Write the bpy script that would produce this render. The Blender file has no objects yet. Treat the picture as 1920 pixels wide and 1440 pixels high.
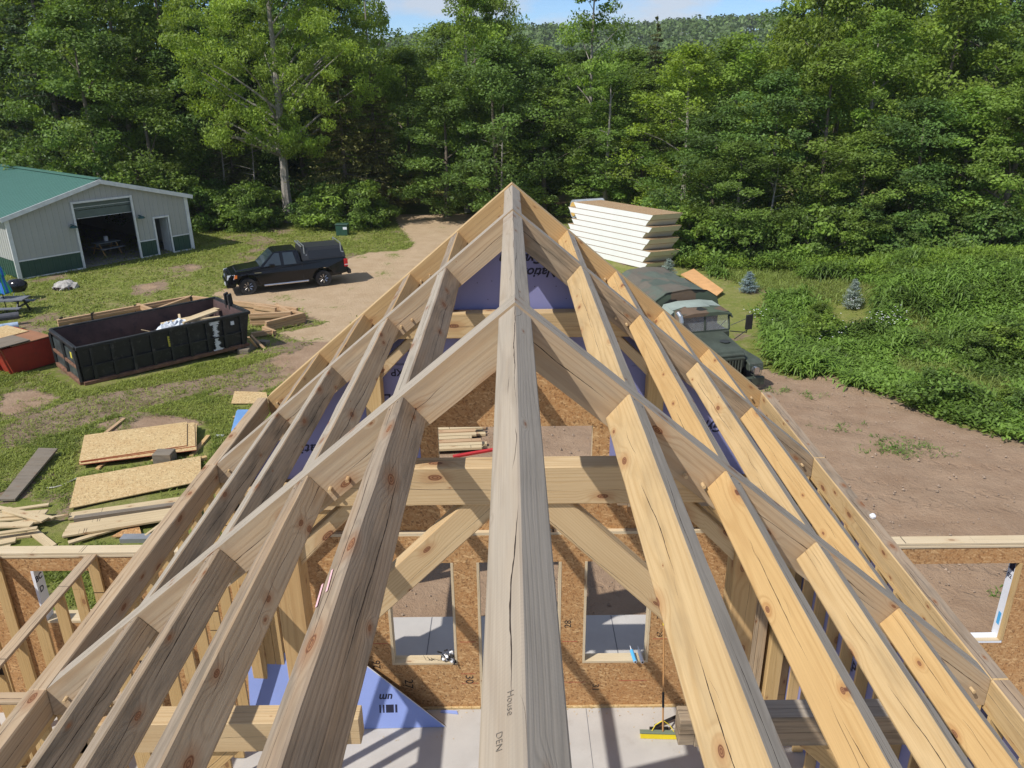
import bpy, bmesh, math, random
import numpy as np
from mathutils import Vector, Matrix
R = math.radians
rng = np.random.default_rng(7)
random.seed(7)
S = bpy.context.scene
COL = S.collection

# ------------------------------------------------------------------ camera
F, PIT, YAW, ROL = 1461.0, 0.3744, -0.0012, 0.0115
CAM = Vector((-0.018, 0.0, 8.52))
_right = Vector((math.cos(YAW), -math.sin(YAW), 0))
_fh = Vector((math.sin(YAW), math.cos(YAW), 0))
_fwd = _fh*math.cos(PIT) + Vector((0, 0, -math.sin(PIT)))
_up = _fh*math.sin(PIT) + Vector((0, 0, math.cos(PIT)))
_c, _s = math.cos(ROL), math.sin(ROL)
_R = _right*_c - _up*_s
_U = _right*_s + _up*_c
cd = bpy.data.cameras.new('camera'); cam = bpy.data.objects.new('camera', cd); COL.objects.link(cam)
cd.sensor_width = 36; cd.lens = 36*F/1920; cd.clip_start = 0.05; cd.clip_end = 3000
m = Matrix.Identity(4)
for i in range(3):
    m[i][0] = _R[i]; m[i][1] = _U[i]; m[i][2] = -_fwd[i]; m[i][3] = CAM[i]
cam.matrix_world = m
S.camera = cam

def sm(t):
    t = min(1, max(0, t)); return t*t*(3-2*t)
def ground(x, y):
    z = -.15 - .8*sm((y-12)/22)
    z -= .25*sm((x-3)/4)*sm((y-13)/8)*sm((34-y)/8)
    z += 1.5*math.exp(-((x-21.5)/5.5)**2-((y-33)/6.5)**2)
    return z
def ground_np(x, y):
    f = lambda t: np.clip(t, 0, 1)**2*(3-2*np.clip(t, 0, 1))
    return -.15 - .8*f((y-12)/22) - .25*f((x-3)/4)*f((y-13)/8)*f((34-y)/8) + 1.5*np.exp(-((x-21.5)/5.5)**2-((y-33)/6.5)**2)
def ray(px, py):
    return _fwd*F + _R*(px-960) + _U*(720-py)
def at(px, py, h=None):
    """surveyed point of the site: ground (plus height h above it)"""
    r = ray(px, py); z = -.6
    for _ in range(12):
        p = CAM + r*((z-CAM.z)/r.z); z = ground(p.x, p.y) + (h or 0)
    return Vector((p.x, p.y, z))

# ------------------------------------------------------------------ helpers
WM = {}
def tag(o, label=None, cat=None, group=None, kind=None):
    if label: o['label'] = label
    if cat: o['category'] = cat
    if group: o['group'] = group
    if kind: o['kind'] = kind
    return o
def wm(o): return WM.get(o.name, Matrix.Identity(4))
def place(o, M, parent=None):
    COL.objects.link(o)
    WM[o.name] = M.copy()
    if parent is not None:
        o.parent = parent
        o.matrix_basis = wm(parent).inverted() @ M
    else:
        o.matrix_basis = M
    return o
def empty(name, loc=(0, 0, 0), rz=0, label=None, cat=None, group=None):
    o = bpy.data.objects.new(name, None); o.empty_display_size = .2
    place(o, Matrix.Translation(loc) @ Matrix.Rotation(rz, 4, 'Z'))
    return tag(o, label, cat, group)
def copy_tree(o, M, parent=None):
    c = o.copy(); place(c, M, parent)
    inv = wm(o).inverted()
    for ch in [k for k in bpy.data.objects if k.parent == o]:
        copy_tree(ch, M @ (inv @ wm(ch)), c)
    return c
def frame(p0, xdir, up=(0, 0, 1)):
    x = Vector(xdir).normalized(); u = Vector(up)
    y = u.cross(x).normalized(); z = x.cross(y)
    M = Matrix.Identity(4)
    for i in range(3):
        M[i][0] = x[i]; M[i][1] = y[i]; M[i][2] = z[i]; M[i][3] = p0[i]
    return M

class MB:
    def __init__(s): s.v = []; s.f = []; s.m = []
    def quad(s, a, b, c, d, m=0):
        n = len(s.v); s.v += [Vector(a), Vector(b), Vector(c), Vector(d)]; s.f.append((n, n+1, n+2, n+3)); s.m.append(m)
    def hexa(s, P, m=0, mt=None):
        """8 points: bottom ring 0-3, top ring 4-7"""
        n = len(s.v); s.v += [Vector(p) for p in P]
        for k, fc in enumerate(((3, 2, 1, 0), (4, 5, 6, 7), (0, 1, 5, 4), (1, 2, 6, 5), (2, 3, 7, 6), (3, 0, 4, 7))):
            s.f.append(tuple(n+i for i in fc)); s.m.append(mt if (mt is not None and k == 1) else m)
        return s
    def box(s, x0, x1, y0, y1, z0, z1, m=0, M=None, mt=None):
        P = [(x0, y0, z0), (x1, y0, z0), (x1, y1, z0), (x0, y1, z0), (x0, y0, z1), (x1, y0, z1), (x1, y1, z1), (x0, y1, z1)]
        if M is not None: P = [M @ Vector(p) for p in P]
        return s.hexa(P, m, mt)
    def beam(s, p0, p1, w, h, m=0, up=(0, 0, 1)):
        p0 = Vector(p0); p1 = Vector(p1); L = (p1-p0).length
        return s.box(0, L, -w/2, w/2, -h/2, h/2, m, frame(p0, p1-p0, up))
    def prism(s, poly, a, b, axis='y', m=0, mt=None):
        """poly in the two other axes, extruded from a to b"""
        n = len(s.v); k = len(poly)
        def P(u, v, w):
            return Vector((u, w, v)) if axis == 'y' else (Vector((w, u, v)) if axis == 'x' else Vector((u, v, w)))
        for w in (a, b):
            for u, v in poly: s.v.append(P(u, v, w))
        s.f.append(tuple(n+i for i in range(k))); s.m.append(m)
        s.f.append(tuple(n+k+i for i in reversed(range(k)))); s.m.append(m if mt is None else mt)
        for i in range(k):
            j = (i+1) % k
            s.f.append((n+i, n+k+i, n+k+j, n+j)); s.m.append(m)
        return s
    def tube(s, pts, r, n=8, m=0, cap=True):
        pts = [Vector(p) for p in pts]; rs = r if isinstance(r, (list, tuple)) else [r]*len(pts)
        base = len(s.v); up = None
        for i, p in enumerate(pts):
            d = (pts[min(i+1, len(pts)-1)]-pts[max(i-1, 0)]).normalized()
            if up is None or abs(d.dot(up)) > .95:
                up = Vector((0, 0, 1)) if abs(d.z) < .9 else Vector((1, 0, 0))
            a = d.cross(up).normalized(); b = d.cross(a); up = -b
            for k in range(n):
                t = 2*math.pi*k/n
                s.v.append(p + (a*math.cos(t)+b*math.sin(t))*rs[i])
        for i in range(len(pts)-1):
            for k in range(n):
                j = (k+1) % n; q = base+i*n
                s.f.append((q+k, q+j, q+n+j, q+n+k)); s.m.append(m)
        if cap:
            s.f.append(tuple(base+k for k in range(n))[::-1]); s.m.append(m)
            e = base+(len(pts)-1)*n
            s.f.append(tuple(e+k for k in range(n))); s.m.append(m)
        return s
    def lathe(s, prof, n=20, c=(0, 0, 0), m=0, sx=1, sy=1):
        base = len(s.v)
        for r, z in prof:
            for k in range(n):
                t = 2*math.pi*k/n; s.v.append(Vector((c[0]+r*math.cos(t)*sx, c[1]+r*math.sin(t)*sy, c[2]+z)))
        for i in range(len(prof)-1):
            for k in range(n):
                j = (k+1) % n; q = base+i*n
                s.f.append((q+k, q+j, q+n+j, q+n+k)); s.m.append(m)
        s.f.append(tuple(base+k for k in range(n))[::-1]); s.m.append(m)
        e = base+(len(prof)-1)*n; s.f.append(tuple(e+k for k in range(n))); s.m.append(m)
        return s
    def build(s, name, mats, parent=None, M=None, bevel=0, smooth=False, fixn=True, seg=1):
        """verts are in world space; the object gets frame M (default: parent's)"""
        if M is None: M = wm(parent) if parent is not None else Matrix.Identity(4)
        inv = M.inverted()
        me = bpy.data.meshes.new(name)
        me.from_pydata([inv @ v for v in s.v], [], s.f)
        if not isinstance(mats, (list, tuple)): mats = [mats]
        for mt in mats: me.materials.append(mt)
        for p, k in zip(me.polygons, s.m): p.material_index = min(k, len(mats)-1)
        if fixn or bevel:
            bm = bmesh.new(); bm.from_mesh(me)
            bmesh.ops.recalc_face_normals(bm, faces=bm.faces)
            if bevel:
                ed = [e for e in bm.edges if len(e.link_faces) == 2 and e.calc_face_angle(0) > .35]
                bmesh.ops.bevel(bm, geom=ed, offset=bevel, segments=seg, affect='EDGES', clamp_overlap=True)
            bm.to_mesh(me); bm.free()
        if smooth:
            for p in me.polygons: p.use_smooth = True
        o = bpy.data.objects.new(name, me)
        return place(o, M, parent)

def fast_mesh(name, V, nv, mats, tint=None):
    """V: (n*nv,3) array of separate nv-gons"""
    me = bpy.data.meshes.new(name); n = len(V)//nv
    me.vertices.add(len(V)); me.vertices.foreach_set('co', np.ascontiguousarray(V, np.float32).ravel())
    me.loops.add(len(V)); me.loops.foreach_set('vertex_index', np.arange(len(V), dtype=np.int32))
    me.polygons.add(n); me.polygons.foreach_set('loop_start', np.arange(0, len(V), nv, dtype=np.int32))
    me.polygons.foreach_set('loop_total', np.full(n, nv, np.int32))
    for mt in (mats if isinstance(mats, (list, tuple)) else [mats]): me.materials.append(mt)
    if tint is not None:
        a = me.attributes.new('tint', 'FLOAT', 'FACE'); a.data.foreach_set('value', np.ascontiguousarray(tint, np.float32))
    me.update(calc_edges=True)
    return me

# ------------------------------------------------------------------ materials
class NT:
    def __init__(s, name):
        s.mat = bpy.data.materials.new(name); s.mat.use_nodes = True
        s.t = s.mat.node_tree; s.b = s.t.nodes['Principled BSDF']
    def n(s, typ, **kw):
        nd = s.t.nodes.new(typ)
        for k, v in kw.items():
            if k.startswith('i_'):
                key = k[2:]; key = int(key) if key.isdigit() else key.replace('_', ' ')
                s.set(nd.inputs[key], v)
            else: setattr(nd, k, v)
        return nd
    def set(s, sock, v):
        if hasattr(v, 'is_linked') or isinstance(v, bpy.types.NodeSocket): s.t.links.new(v, sock)
        else: sock.default_value = v
    def math(s, op, a, b=0.0, c=None, clamp=False):
        nd = s.n('ShaderNodeMath', operation=op); nd.use_clamp = clamp
        s.set(nd.inputs[0], a); s.set(nd.inputs[1], b)
        if c is not None: s.set(nd.inputs[2], c)
        return nd.outputs[0]
    def vmath(s, op, a, b=(0, 0, 0)):
        nd = s.n('ShaderNodeVectorMath', operation=op); s.set(nd.inputs[0], a); s.set(nd.inputs[1], b); return nd.outputs[0]
    def noise(s, vec, scale, detail=3, rough=.55, col=False):
        nd = s.n('ShaderNodeTexNoise'); s.set(nd.inputs['Vector'], vec); nd.inputs['Scale'].default_value = scale
        nd.inputs['Detail'].default_value = detail; nd.inputs['Roughness'].default_value = rough
        return nd.outputs['Color' if col else 'Fac']
    def voro(s, vec, scale, feature='F1', out='Distance', rand=1):
        nd = s.n('ShaderNodeTexVoronoi', feature=feature); s.set(nd.inputs['Vector'], vec); nd.inputs['Scale'].default_value = scale
        nd.inputs['Randomness'].default_value = rand
        return nd.outputs[out]
    def mix(s, f, a, b, mode='MIX'):
        nd = s.n('ShaderNodeMix', data_type='RGBA', blend_type=mode)
        s.set(nd.inputs[0], f); s.set(nd.inputs[6], a); s.set(nd.inputs[7], b); return nd.outputs[2]
    def rng(s, v, a, b, c=0.0, d=1.0, smooth=False):
        nd = s.n('ShaderNodeMapRange'); nd.clamp = True
        if smooth: nd.interpolation_type = 'SMOOTHSTEP'
        s.set(nd.inputs[0], v)
        for i, q in enumerate((a, b, c, d)): s.set(nd.inputs[i+1], q)
        return nd.outputs[0]
    def map(s, vec, sc=(1, 1, 1), rot=(0, 0, 0), loc=(0, 0, 0)):
        nd = s.n('ShaderNodeMapping'); s.set(nd.inputs[0], vec); nd.inputs['Scale'].default_value = sc
        nd.inputs['Rotation'].default_value = rot; nd.inputs['Location'].default_value = loc; return nd.outputs[0]
    def bump(s, h, strength=.3, dist=.01):
        nd = s.n('ShaderNodeBump'); nd.inputs['Strength'].default_value = strength; nd.inputs['Distance'].default_value = dist
        s.set(nd.inputs['Height'], h); s.t.links.new(nd.outputs[0], s.b.inputs['Normal'])
    def out(s, color, rough=.7, metal=0.0, spec=None):
        s.set(s.b.inputs['Base Color'], color); s.set(s.b.inputs['Roughness'], rough); s.set(s.b.inputs['Metallic'], metal)
        if spec is not None: s.set(s.b.inputs['Specular IOR Level'], spec)
        return s.mat
    def obj(s): return s.n('ShaderNodeTexCoord').outputs['Object']
    def pos(s): return s.n('ShaderNodeNewGeometry').outputs['Position']
    def rnd(s): return s.n('ShaderNodeObjectInfo').outputs['Random']
def c4(c): return (c[0], c[1], c[2], 1)

def wood(name, light, dark, grey=.0, greycol=(.36, .34, .31), knots=1.0, crack=1.0, blotch=.35, saw=0.0, ringf=110, stain=0.0):
    N = NT(name); co = N.obj(); rnd = N.rnd()
    sep = N.n('ShaderNodeSeparateXYZ', i_0=co); X, Y, Z = sep.outputs
    off = N.n('ShaderNodeCombineXYZ', i_0=N.math('MULTIPLY', rnd, 43.0), i_1=N.math('MULTIPLY', rnd, 7.3), i_2=N.math('MULTIPLY', rnd, 3.1)).outputs[0]
    v = N.vmath('ADD', co, off)
    # knots: radial, so they are laid out along the length and round the perimeter
    per = N.math('ADD', N.math('ADD', Y, Z), N.math('MULTIPLY', rnd, 5.3))
    kv = N.n('ShaderNodeCombineXYZ', i_0=N.math('MULTIPLY', N.math('ADD', X, N.math('MULTIPLY', rnd, 43.0)), 1.5), i_1=N.math('MULTIPLY', per, 3.4)).outputs[0]
    vt = N.n('ShaderNodeTexVoronoi', voronoi_dimensions='2D'); N.set(vt.inputs['Vector'], kv); vt.inputs['Scale'].default_value = 1.0
    ksz = N.rng(N.n('ShaderNodeSeparateColor', i_0=vt.outputs['Color']).outputs[0], 0, 1, .12, 1.25)
    kd = N.math('DIVIDE', vt.outputs['Distance'], ksz)
    kd = N.math('ADD', kd, N.math('MULTIPLY', N.math('SUBTRACT', N.noise(kv, 9, 2), .5), .025))
    swirl = N.math('MULTIPLY', N.rng(kd, .03, .36, 1, 0, True), .035*knots)
    w1 = N.noise(N.map(v, (.38, 2.2, 2.2)), 1.0, 2)
    w2 = N.noise(N.map(v, (1.6, 7, 7)), 1.0, 2)
    yy = N.math('ADD', Y, N.math('ADD', N.math('MULTIPLY', N.math('SUBTRACT', w1, .5), .15), N.math('MULTIPLY', rnd, .10)))
    zz = N.math('ADD', Z, N.math('ADD', N.math('MULTIPLY', N.math('SUBTRACT', w2, .5), .018), .03))
    rr = N.math('SQRT', N.math('ADD', N.math('MULTIPLY', yy, yy), N.math('MULTIPLY', zz, zz)))
    rr = N.math('ADD', rr, swirl)
    ring = N.math('SINE', N.math('MULTIPLY', rr, ringf*6.28/1.5))
    ring = N.rng(ring, -.2, 1.0)
    ring = N.math('POWER', ring, 1.6)
    fib = N.noise(N.map(v, (2.5, 150, 150)), 1.0, 2)
    big = N.noise(N.map(v, (.8, 5, 5)), 1.0, 3)
    base = N.mix(N.rng(big, .3, .7), c4(light), c4([l*(1-blotch)+d*blotch for l, d in zip(light, dark)]))
    col = N.mix(N.math('MULTIPLY', ring, N.rng(w2, .3, .7, .22, .55)), base, c4(dark))
    col = N.mix(N.math('MULTIPLY', N.rng(fib, .35, .75), .22), col, c4([d*.7 for d in dark]))
    if grey > 0:
        gn = N.noise(N.map(v, (.6, 7, 7)), 1.0, 4, .6)
        g = N.rng(gn, .5-.35*grey, .72-.3*grey, .25*grey, min(1, grey+.1))
        gc = N.mix(N.math('MULTIPLY', ring, .35), c4(greycol), c4([q*.62 for q in greycol]))
        gc = N.mix(N.math('MULTIPLY', N.rng(fib, .3, .75), .35), gc, c4([q*.55 for q in greycol]))
        col = N.mix(g, col, gc)
    if stain > 0:
        st = N.noise(N.map(v, (1.3, 9, 9), loc=(5, 3, 1)), 1.0, 4, .65)
        col = N.mix(N.math('MULTIPLY', N.rng(st, .47, .70), stain), col, (.105, .085, .06, 1))
    # darker resin around knots + the knots themselves
    kk = N.math('MULTIPLY', N.rng(kd, .08, .24, 1, 0, True), .5*min(1, knots))
    col = N.mix(kk, col, c4([light[0]*.62, light[1]*.42, light[2]*.3]))
    kin = N.math('MULTIPLY', N.rng(kd, .062, .08, 1, 0), min(1, knots))
    kc = N.mix(N.rng(N.math('SINE', N.math('MULTIPLY', kd, 190)), -1, 1), (.15, .06, .03, 1), (.30, .15, .07, 1))
    col = N.mix(kin, col, kc)
    # saw marks
    if saw > 0:
        sw = N.math('SINE', N.math('MULTIPLY', N.math('ADD', X, N.math('MULTIPLY', Y, .35)), 420))
        sw = N.math('MULTIPLY', N.rng(sw, 0, 1), N.rng(N.noise(v, 1.3, 2), .4, .65))
        col = N.mix(N.math('MULTIPLY', sw, saw), col, c4([q*.62 for q in greycol]))
    # checks (drying cracks) along the grain
    cw = N.noise(N.map(v, (.33, 0, 0)), 1.0, 4, .55); cw2 = N.noise(N.map(v, (14, 0, 0)), 1.0, 1)
    cen = N.math('ADD', N.math('MULTIPLY', N.math('SUBTRACT', cw, .5), .2), N.math('MULTIPLY', N.math('SUBTRACT', cw2, .5), .004))
    cen = N.math('ADD', cen, N.math('MULTIPLY', N.math('SUBTRACT', rnd, .5), .06))
    msk = N.rng(N.noise(N.map(v, (.75, 0, 0), loc=(9, 0, 0)), 1.0, 1), .44, .56)
    d1 = N.math('ABSOLUTE', N.math('SUBTRACT', Y, cen)); d2 = N.math('ABSOLUTE', N.math('SUBTRACT', N.math('ADD', Z, .012), cen))
    dd = N.math('MINIMUM', d1, d2)
    wid = N.math('MULTIPLY', N.math('MULTIPLY', msk, N.rng(cw2, .3, .7, .4, 1)), .0030*crack)
    ck = N.math('LESS_THAN', dd, wid)
    # a second, finer set
    cwb = N.noise(N.map(v, (.8, 0, 0), loc=(31, 0, 0)), 1.0, 3)
    cenb = N.math('MULTIPLY', N.math('SUBTRACT', cwb, .45), .3)
    mb = N.rng(N.noise(N.map(v, (1.6, 0, 0), loc=(77, 0, 0)), 1.0, 1), .52, .6)
    ddb = N.math('MINIMUM', N.math('ABSOLUTE', N.math('SUBTRACT', Y, cenb)), N.math('ABSOLUTE', N.math('SUBTRACT', Z, cenb)))
    ckb = N.math('LESS_THAN', ddb, N.math('MULTIPLY', mb, .0011*crack))
    ck = N.math('MAXIMUM', ck, ckb)
    col = N.mix(ck, col, (.035, .022, .015, 1))
    h = N.math('SUBTRACT', N.math('ADD', N.math('MULTIPLY', ring, -.12), N.math('MULTIPLY', fib, .25)), N.math('MULTIPLY', ck, 1.5))
    N.bump(h, .45, .006)
    return N.out(col, .72, spec=.3)

M = {}
GT = (.42, .36, .285)
M['warm'] = wood('pine_warm', (.60, .405, .185), (.41, .24, .09), knots=1, crack=.8, ringf=70)
M['warm2'] = wood('pine_pale', (.60, .435, .23), (.42, .265, .11), knots=1, crack=.9, ringf=80, stain=.25)
M['orange'] = wood('fir_orange', (.55, .365, .17), (.38, .22, .09), knots=.7, crack=.4, ringf=70, blotch=.3)
M['fresh'] = wood('fir_fresh', (.60, .45, .26), (.43, .27, .12), knots=1, crack=.7, ringf=100)
M['tan'] = wood('pine_tan', (.40, .29, .18), (.21, .13, .07), grey=.4, greycol=(.31, .265, .2), knots=1, crack=1.3, ringf=60, stain=.75)
M['dull'] = wood('pine_dull', (.40, .28, .17), (.22, .135, .075), grey=.5, greycol=(.33, .285, .23), knots=1, crack=1.2, ringf=70, stain=.6)
M['pink'] = wood('fir_pink', (.52, .385, .24), (.32, .19, .095), grey=.3, greycol=(.40, .35, .27), knots=1, crack=1.1, ringf=60, stain=.2)
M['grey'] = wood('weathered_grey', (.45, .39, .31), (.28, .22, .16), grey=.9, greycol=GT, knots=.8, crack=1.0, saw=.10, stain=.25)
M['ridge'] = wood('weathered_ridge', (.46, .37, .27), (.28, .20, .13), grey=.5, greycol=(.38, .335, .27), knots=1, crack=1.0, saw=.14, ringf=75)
M['stud'] = wood('stud_pine', (.60, .42, .2), (.44, .27, .1), knots=.7, crack=.3, ringf=90)
M['plate'] = wood('plate_spruce', (.66, .55, .38), (.5, .37, .2), knots=.6, crack=.2, ringf=90)
M['lumber'] = wood('lumber_spruce', (.62, .5, .31), (.45, .32, .17), knots=.7, crack=.2, ringf=90, stain=.12)
M['truss'] = wood('truss_lumber', (.55, .38, .22), (.36, .2, .1), knots=.6, crack=.6, ringf=90, stain=.15)
M['oldboard'] = wood('old_board', (.24, .19, .13), (.13, .1, .07), grey=.7, greycol=(.24, .205, .16), knots=.3, crack=.8, stain=.5)

def osb(name, a=(.45, .25, .105), b=(.66, .44, .215), d=(.2, .1, .045), sc=1.0, lines=False):
    N = NT(name); co = N.obj()
    wv = N.n('ShaderNodeVectorMath', operation='SCALE', i_0=N.vmath('SUBTRACT', N.noise(co, 5, 2, col=True), (.5, .5, .5)), i_3=.09).outputs[0]
    co2 = N.vmath('ADD', co, wv)
    lay = []
    for i, (ang, off) in enumerate(((0.2, 0), (1.15, 3.3), (2.2, 7.1), (2.9, 11.7), (.75, 15.2), (1.8, 19.2))):
        # flakes lie at every angle in the panel plane (x with y or z)
        mp = N.map(co2, (1, 1, 1), rot=(0, ang, ang), loc=(off, off*.4, off*.8))
        mp = N.map(mp, (13*sc, 48*sc, 48*sc) if i % 2 else (11*sc, 38*sc, 60*sc))
        vc = N.voro(mp, 1.0, out='Color')
        lay.append(N.n('ShaderNodeSeparateColor', i_0=vc).outputs[0])
    m1 = [x*.62+y*.38 for x, y in zip(a, b)]
    col = N.mix(lay[0], c4(a), c4(m1))
    col = N.mix(N.rng(lay[1], .6, .8, 0, .6), col, c4([x*.35+y*.65 for x, y in zip(a, b)]))
    col = N.mix(N.rng(lay[2], .80, .88, 0, .55), col, c4(d))
    col = N.mix(N.rng(lay[3], .86, .9, 0, .8), col, c4([min(1, x*1.1) for x in b]))
    col = N.mix(N.rng(lay[4], .66, .8, 0, .5), col, c4([a[0]*.95, a[1]*.82, a[2]*.7]))
    col = N.mix(N.rng(lay[5], .9, .93, 0, .6), col, c4([x*.6 for x in d]))
    bl = N.noise(co, 1.1, 3)
    col = N.mix(N.rng(bl, .35, .7, 0, .3), col, c4([a[0]*.95, a[1]*.75, a[2]*.6]))
    sp = N.noise(co, 70, 2)
    col = N.mix(N.rng(sp, .45, .75, 0, .3), col, c4(d))
    N.bump(N.math('ADD', lay[1], N.math('ADD', lay[2], lay[3])), .35, .003)
    return N.out(col, .75, spec=.25)
M['osb'] = osb('osb_wall')
M['osbt'] = osb('osb_tan', a=(.36, .25, .145), b=(.5, .38, .24), d=(.24, .15, .08))
M['osbp'] = osb('osb_pale', a=(.52, .38, .19), b=(.68, .54, .3), d=(.38, .25, .11))

def plain(name, col, rough=.6, metal=0.0, var=.12, sc=3.0, bump=0.0, dirt=None, dirtc=(.1, .07, .05), spec=None):
    N = NT(name); co = N.obj()
    n = N.noise(co, sc, 4, .6)
    c = N.mix(N.rng(n, .3, .7), c4([q*(1-var) for q in col]), c4([min(1, q*(1+var)) for q in col]))
    if dirt:
        d = N.noise(co, sc*2.3, 5, .7)
        c = N.mix(N.rng(d, .62-dirt*.2, .75), c, c4(dirtc))
    if bump: N.bump(N.noise(co, sc*6, 4), bump, .01)
    return N.out(c, rough, metal, spec)
M['purple'] = plain('gypsum_purple', (.23, .235, .44), .7, var=.06, sc=1.2)
M['purple_lit'] = plain('gypsum_purple_lit', (.26, .34, .68), .7, var=.05, sc=1.2)  # lit copy of the gypsum purple: sunlit tone put into the colour
M['gypedge'] = plain('gypsum_edge', (.6, .58, .55), .8)
M['ink'] = plain('ink', (.012, .014, .04), .7)
M['pen'] = plain('marker_black', (.03, .022, .018), .7)
M['redline'] = plain('chalk_red', (.42, .08, .05), .8)
M['pinkmark'] = plain('pink_wax_mark', (.75, .45, .47), .8)
M['white'] = plain('white_wrap', (.78, .79, .82), .5, var=.04)
M['black'] = plain('black_plastic', (.018, .018, .02), .4)
M['bluep'] = plain('blue_plastic', (.1, .42, .75), .35, var=.05)
M['yellow'] = plain('yellow_plastic', (.8, .62, .02), .5)
M['steel'] = plain('galvanised', (.55, .57, .58), .35, .8)
M['white2'] = plain('foam_white', (.86, .86, .84), .8, var=.03)
def concrete():
    N = NT('concrete'); co = N.pos()
    n = N.noise(co, 1.3, 6, .6); n2 = N.noise(co, 35, 3)
    c = N.mix(N.rng(n, .3, .7), (.43, .405, .375, 1), (.52, .495, .46, 1))
    c = N.mix(N.rng(n2, .6, .8, 0, .3), c, (.4, .38, .35, 1))
    st = N.noise(N.map(co, (1, 1, 1), loc=(4, 2, 0)), 2.5, 5, .7)
    c = N.mix(N.rng(st, .58, .75, 0, .35), c, (.33, .29, .25, 1))
    N.bump(n2, .15, .004)
    return N.out(c, .7, spec=.3)
M['conc'] = concrete()
M['joint'] = plain('saw_joint', (.16, .16, .17), .9)

def leafmat(name, col, var=.35, trans=.35, rough=.55, sat=0.0):
    N = NT(name); a = N.n('ShaderNodeAttribute', attribute_name='tint').outputs['Fac']; r = N.rnd()
    k = N.rng(a, 0, 1, 1-var, 1+var)
    hue = N.mix(r, c4([col[0]*.85, col[1]*.93, col[2]*1.1]), c4([col[0]*1.15, col[1]*1.05, col[2]*.85]))
    c = N.n('ShaderNodeVectorMath', operation='SCALE', i_0=hue, i_3=k).outputs[0]
    t = N.t
    d = N.b; N.set(d.inputs['Base Color'], c); d.inputs['Roughness'].default_value = rough; d.inputs['Specular IOR Level'].default_value = .35
    tr = N.n('ShaderNodeBsdfTranslucent'); c2 = N.n('ShaderNodeVectorMath', operation='MULTIPLY', i_0=c, i_1=(1.3, 1.25, .6)).outputs[0]
    N.set(tr.inputs[0], c2)
    mx = N.n('ShaderNodeMixShader'); mx.inputs[0].default_value = trans
    t.links.new(d.outputs[0], mx.inputs[1]); t.links.new(tr.outputs[0], mx.inputs[2])
    t.links.new(mx.outputs[0], t.nodes['Material Output'].inputs[0])
    return N.mat
M['bark'] = plain('bark', (.16, .13, .10), .9, var=.3, sc=8, bump=.6)
M['barkg'] = plain('bark_pale', (.30, .27, .23), .9, var=.3, sc=8, bump=.6)

# ================================================================== HOUSE
ZR, SL = 7.19, .8351
TH = math.atan(SL); CT, ST = math.cos(TH), math.sin(TH)
def roofz(x): return ZR - SL*abs(x)
TY = [4.81, 8.62, 10.79]
PX = [.756, 1.452, 2.154, 2.853]; XE = 3.69
WA = Matrix.Identity(4)

house = empty('timber_house', (0, 4.8, 0), 0, 'unroofed timber house frame of pine rafters, purlins and ridge beam in the foreground', 'house')

def timber(name, p0, p1, w, h, side, top, up, parent=house, bevel=.010):
    """p0,p1 centre line; up = normal of the top face; local x along the grain"""
    p0 = Vector(p0); p1 = Vector(p1); L = (p1-p0).length
    Mx = frame(p0, p1-p0, up)
    # sawn timber is never quite straight: the section wanders by a few millimetres along the length
    b = MB(); n = max(2, int(L/.3)); jr = random.Random(hash((round(p0.x, 3), round(p0.y, 3))) & 0xffff)
    ph = jr.uniform(0, 6.28); amp = jr.uniform(.001, .004); off = [[0, 0, 0, 0] for _ in range(2)]
    ring = []
    for i in range(n+1):
        x = L*i/n; e_ = 0 if i in (0, n) else 1
        bow = amp*math.sin(x*.9+ph)*e_
        for cy_, cz_ in ((-1, -1), (1, -1), (1, 1), (-1, 1)):
            b.v.append(Mx @ Vector((x, cy_*w/2+bow+jr.gauss(0, .0013)*e_, cz_*h/2+bow*.5+jr.gauss(0, .0013)*e_)))
    for i in range(n):
        q = i*4
        for k, mm in ((0, 0), (1, 0), (2, 1), (3, 0)):
            j = (k+1) % 4; b.f.append((q+k, q+j, q+4+j, q+4+k)); b.m.append(mm)
    b.f.append((3, 2, 1, 0)); b.m.append(0); q = n*4; b.f.append((q, q+1, q+2, q+3)); b.m.append(0)
    return b.build(name, [M[side], M[top]], parent, Mx, bevel=bevel)
def prism_xz(name, poly, y0, y1, mats, parent=house, xdir=None, org=None, topn=None, bevel=.009, topdot=.9):
    b = MB(); b.prism(poly, y0, y1, 'y')
    org = Vector(org or (poly[0][0], (y0+y1)/2, poly[0][1]))
    Mx = frame(org, xdir or (1, 0, 0), (0, -1, 0))
    o = b.build(name, mats, parent, Mx, bevel=bevel)
    if topn is not None:
        tn = Mx.to_3x3().inverted() @ Vector(topn)
        for p in o.data.polygons:
            if p.normal.dot(tn) > topdot: p.material_index = 1
    return o
def peg(x, z, y, parent, y_out=.05, r=.014):
    b = MB(); b.tube([(x, y+.03, z), (x, y-y_out, z)], r, 8)
    return b.build('peg', M['fresh'], parent)

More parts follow.
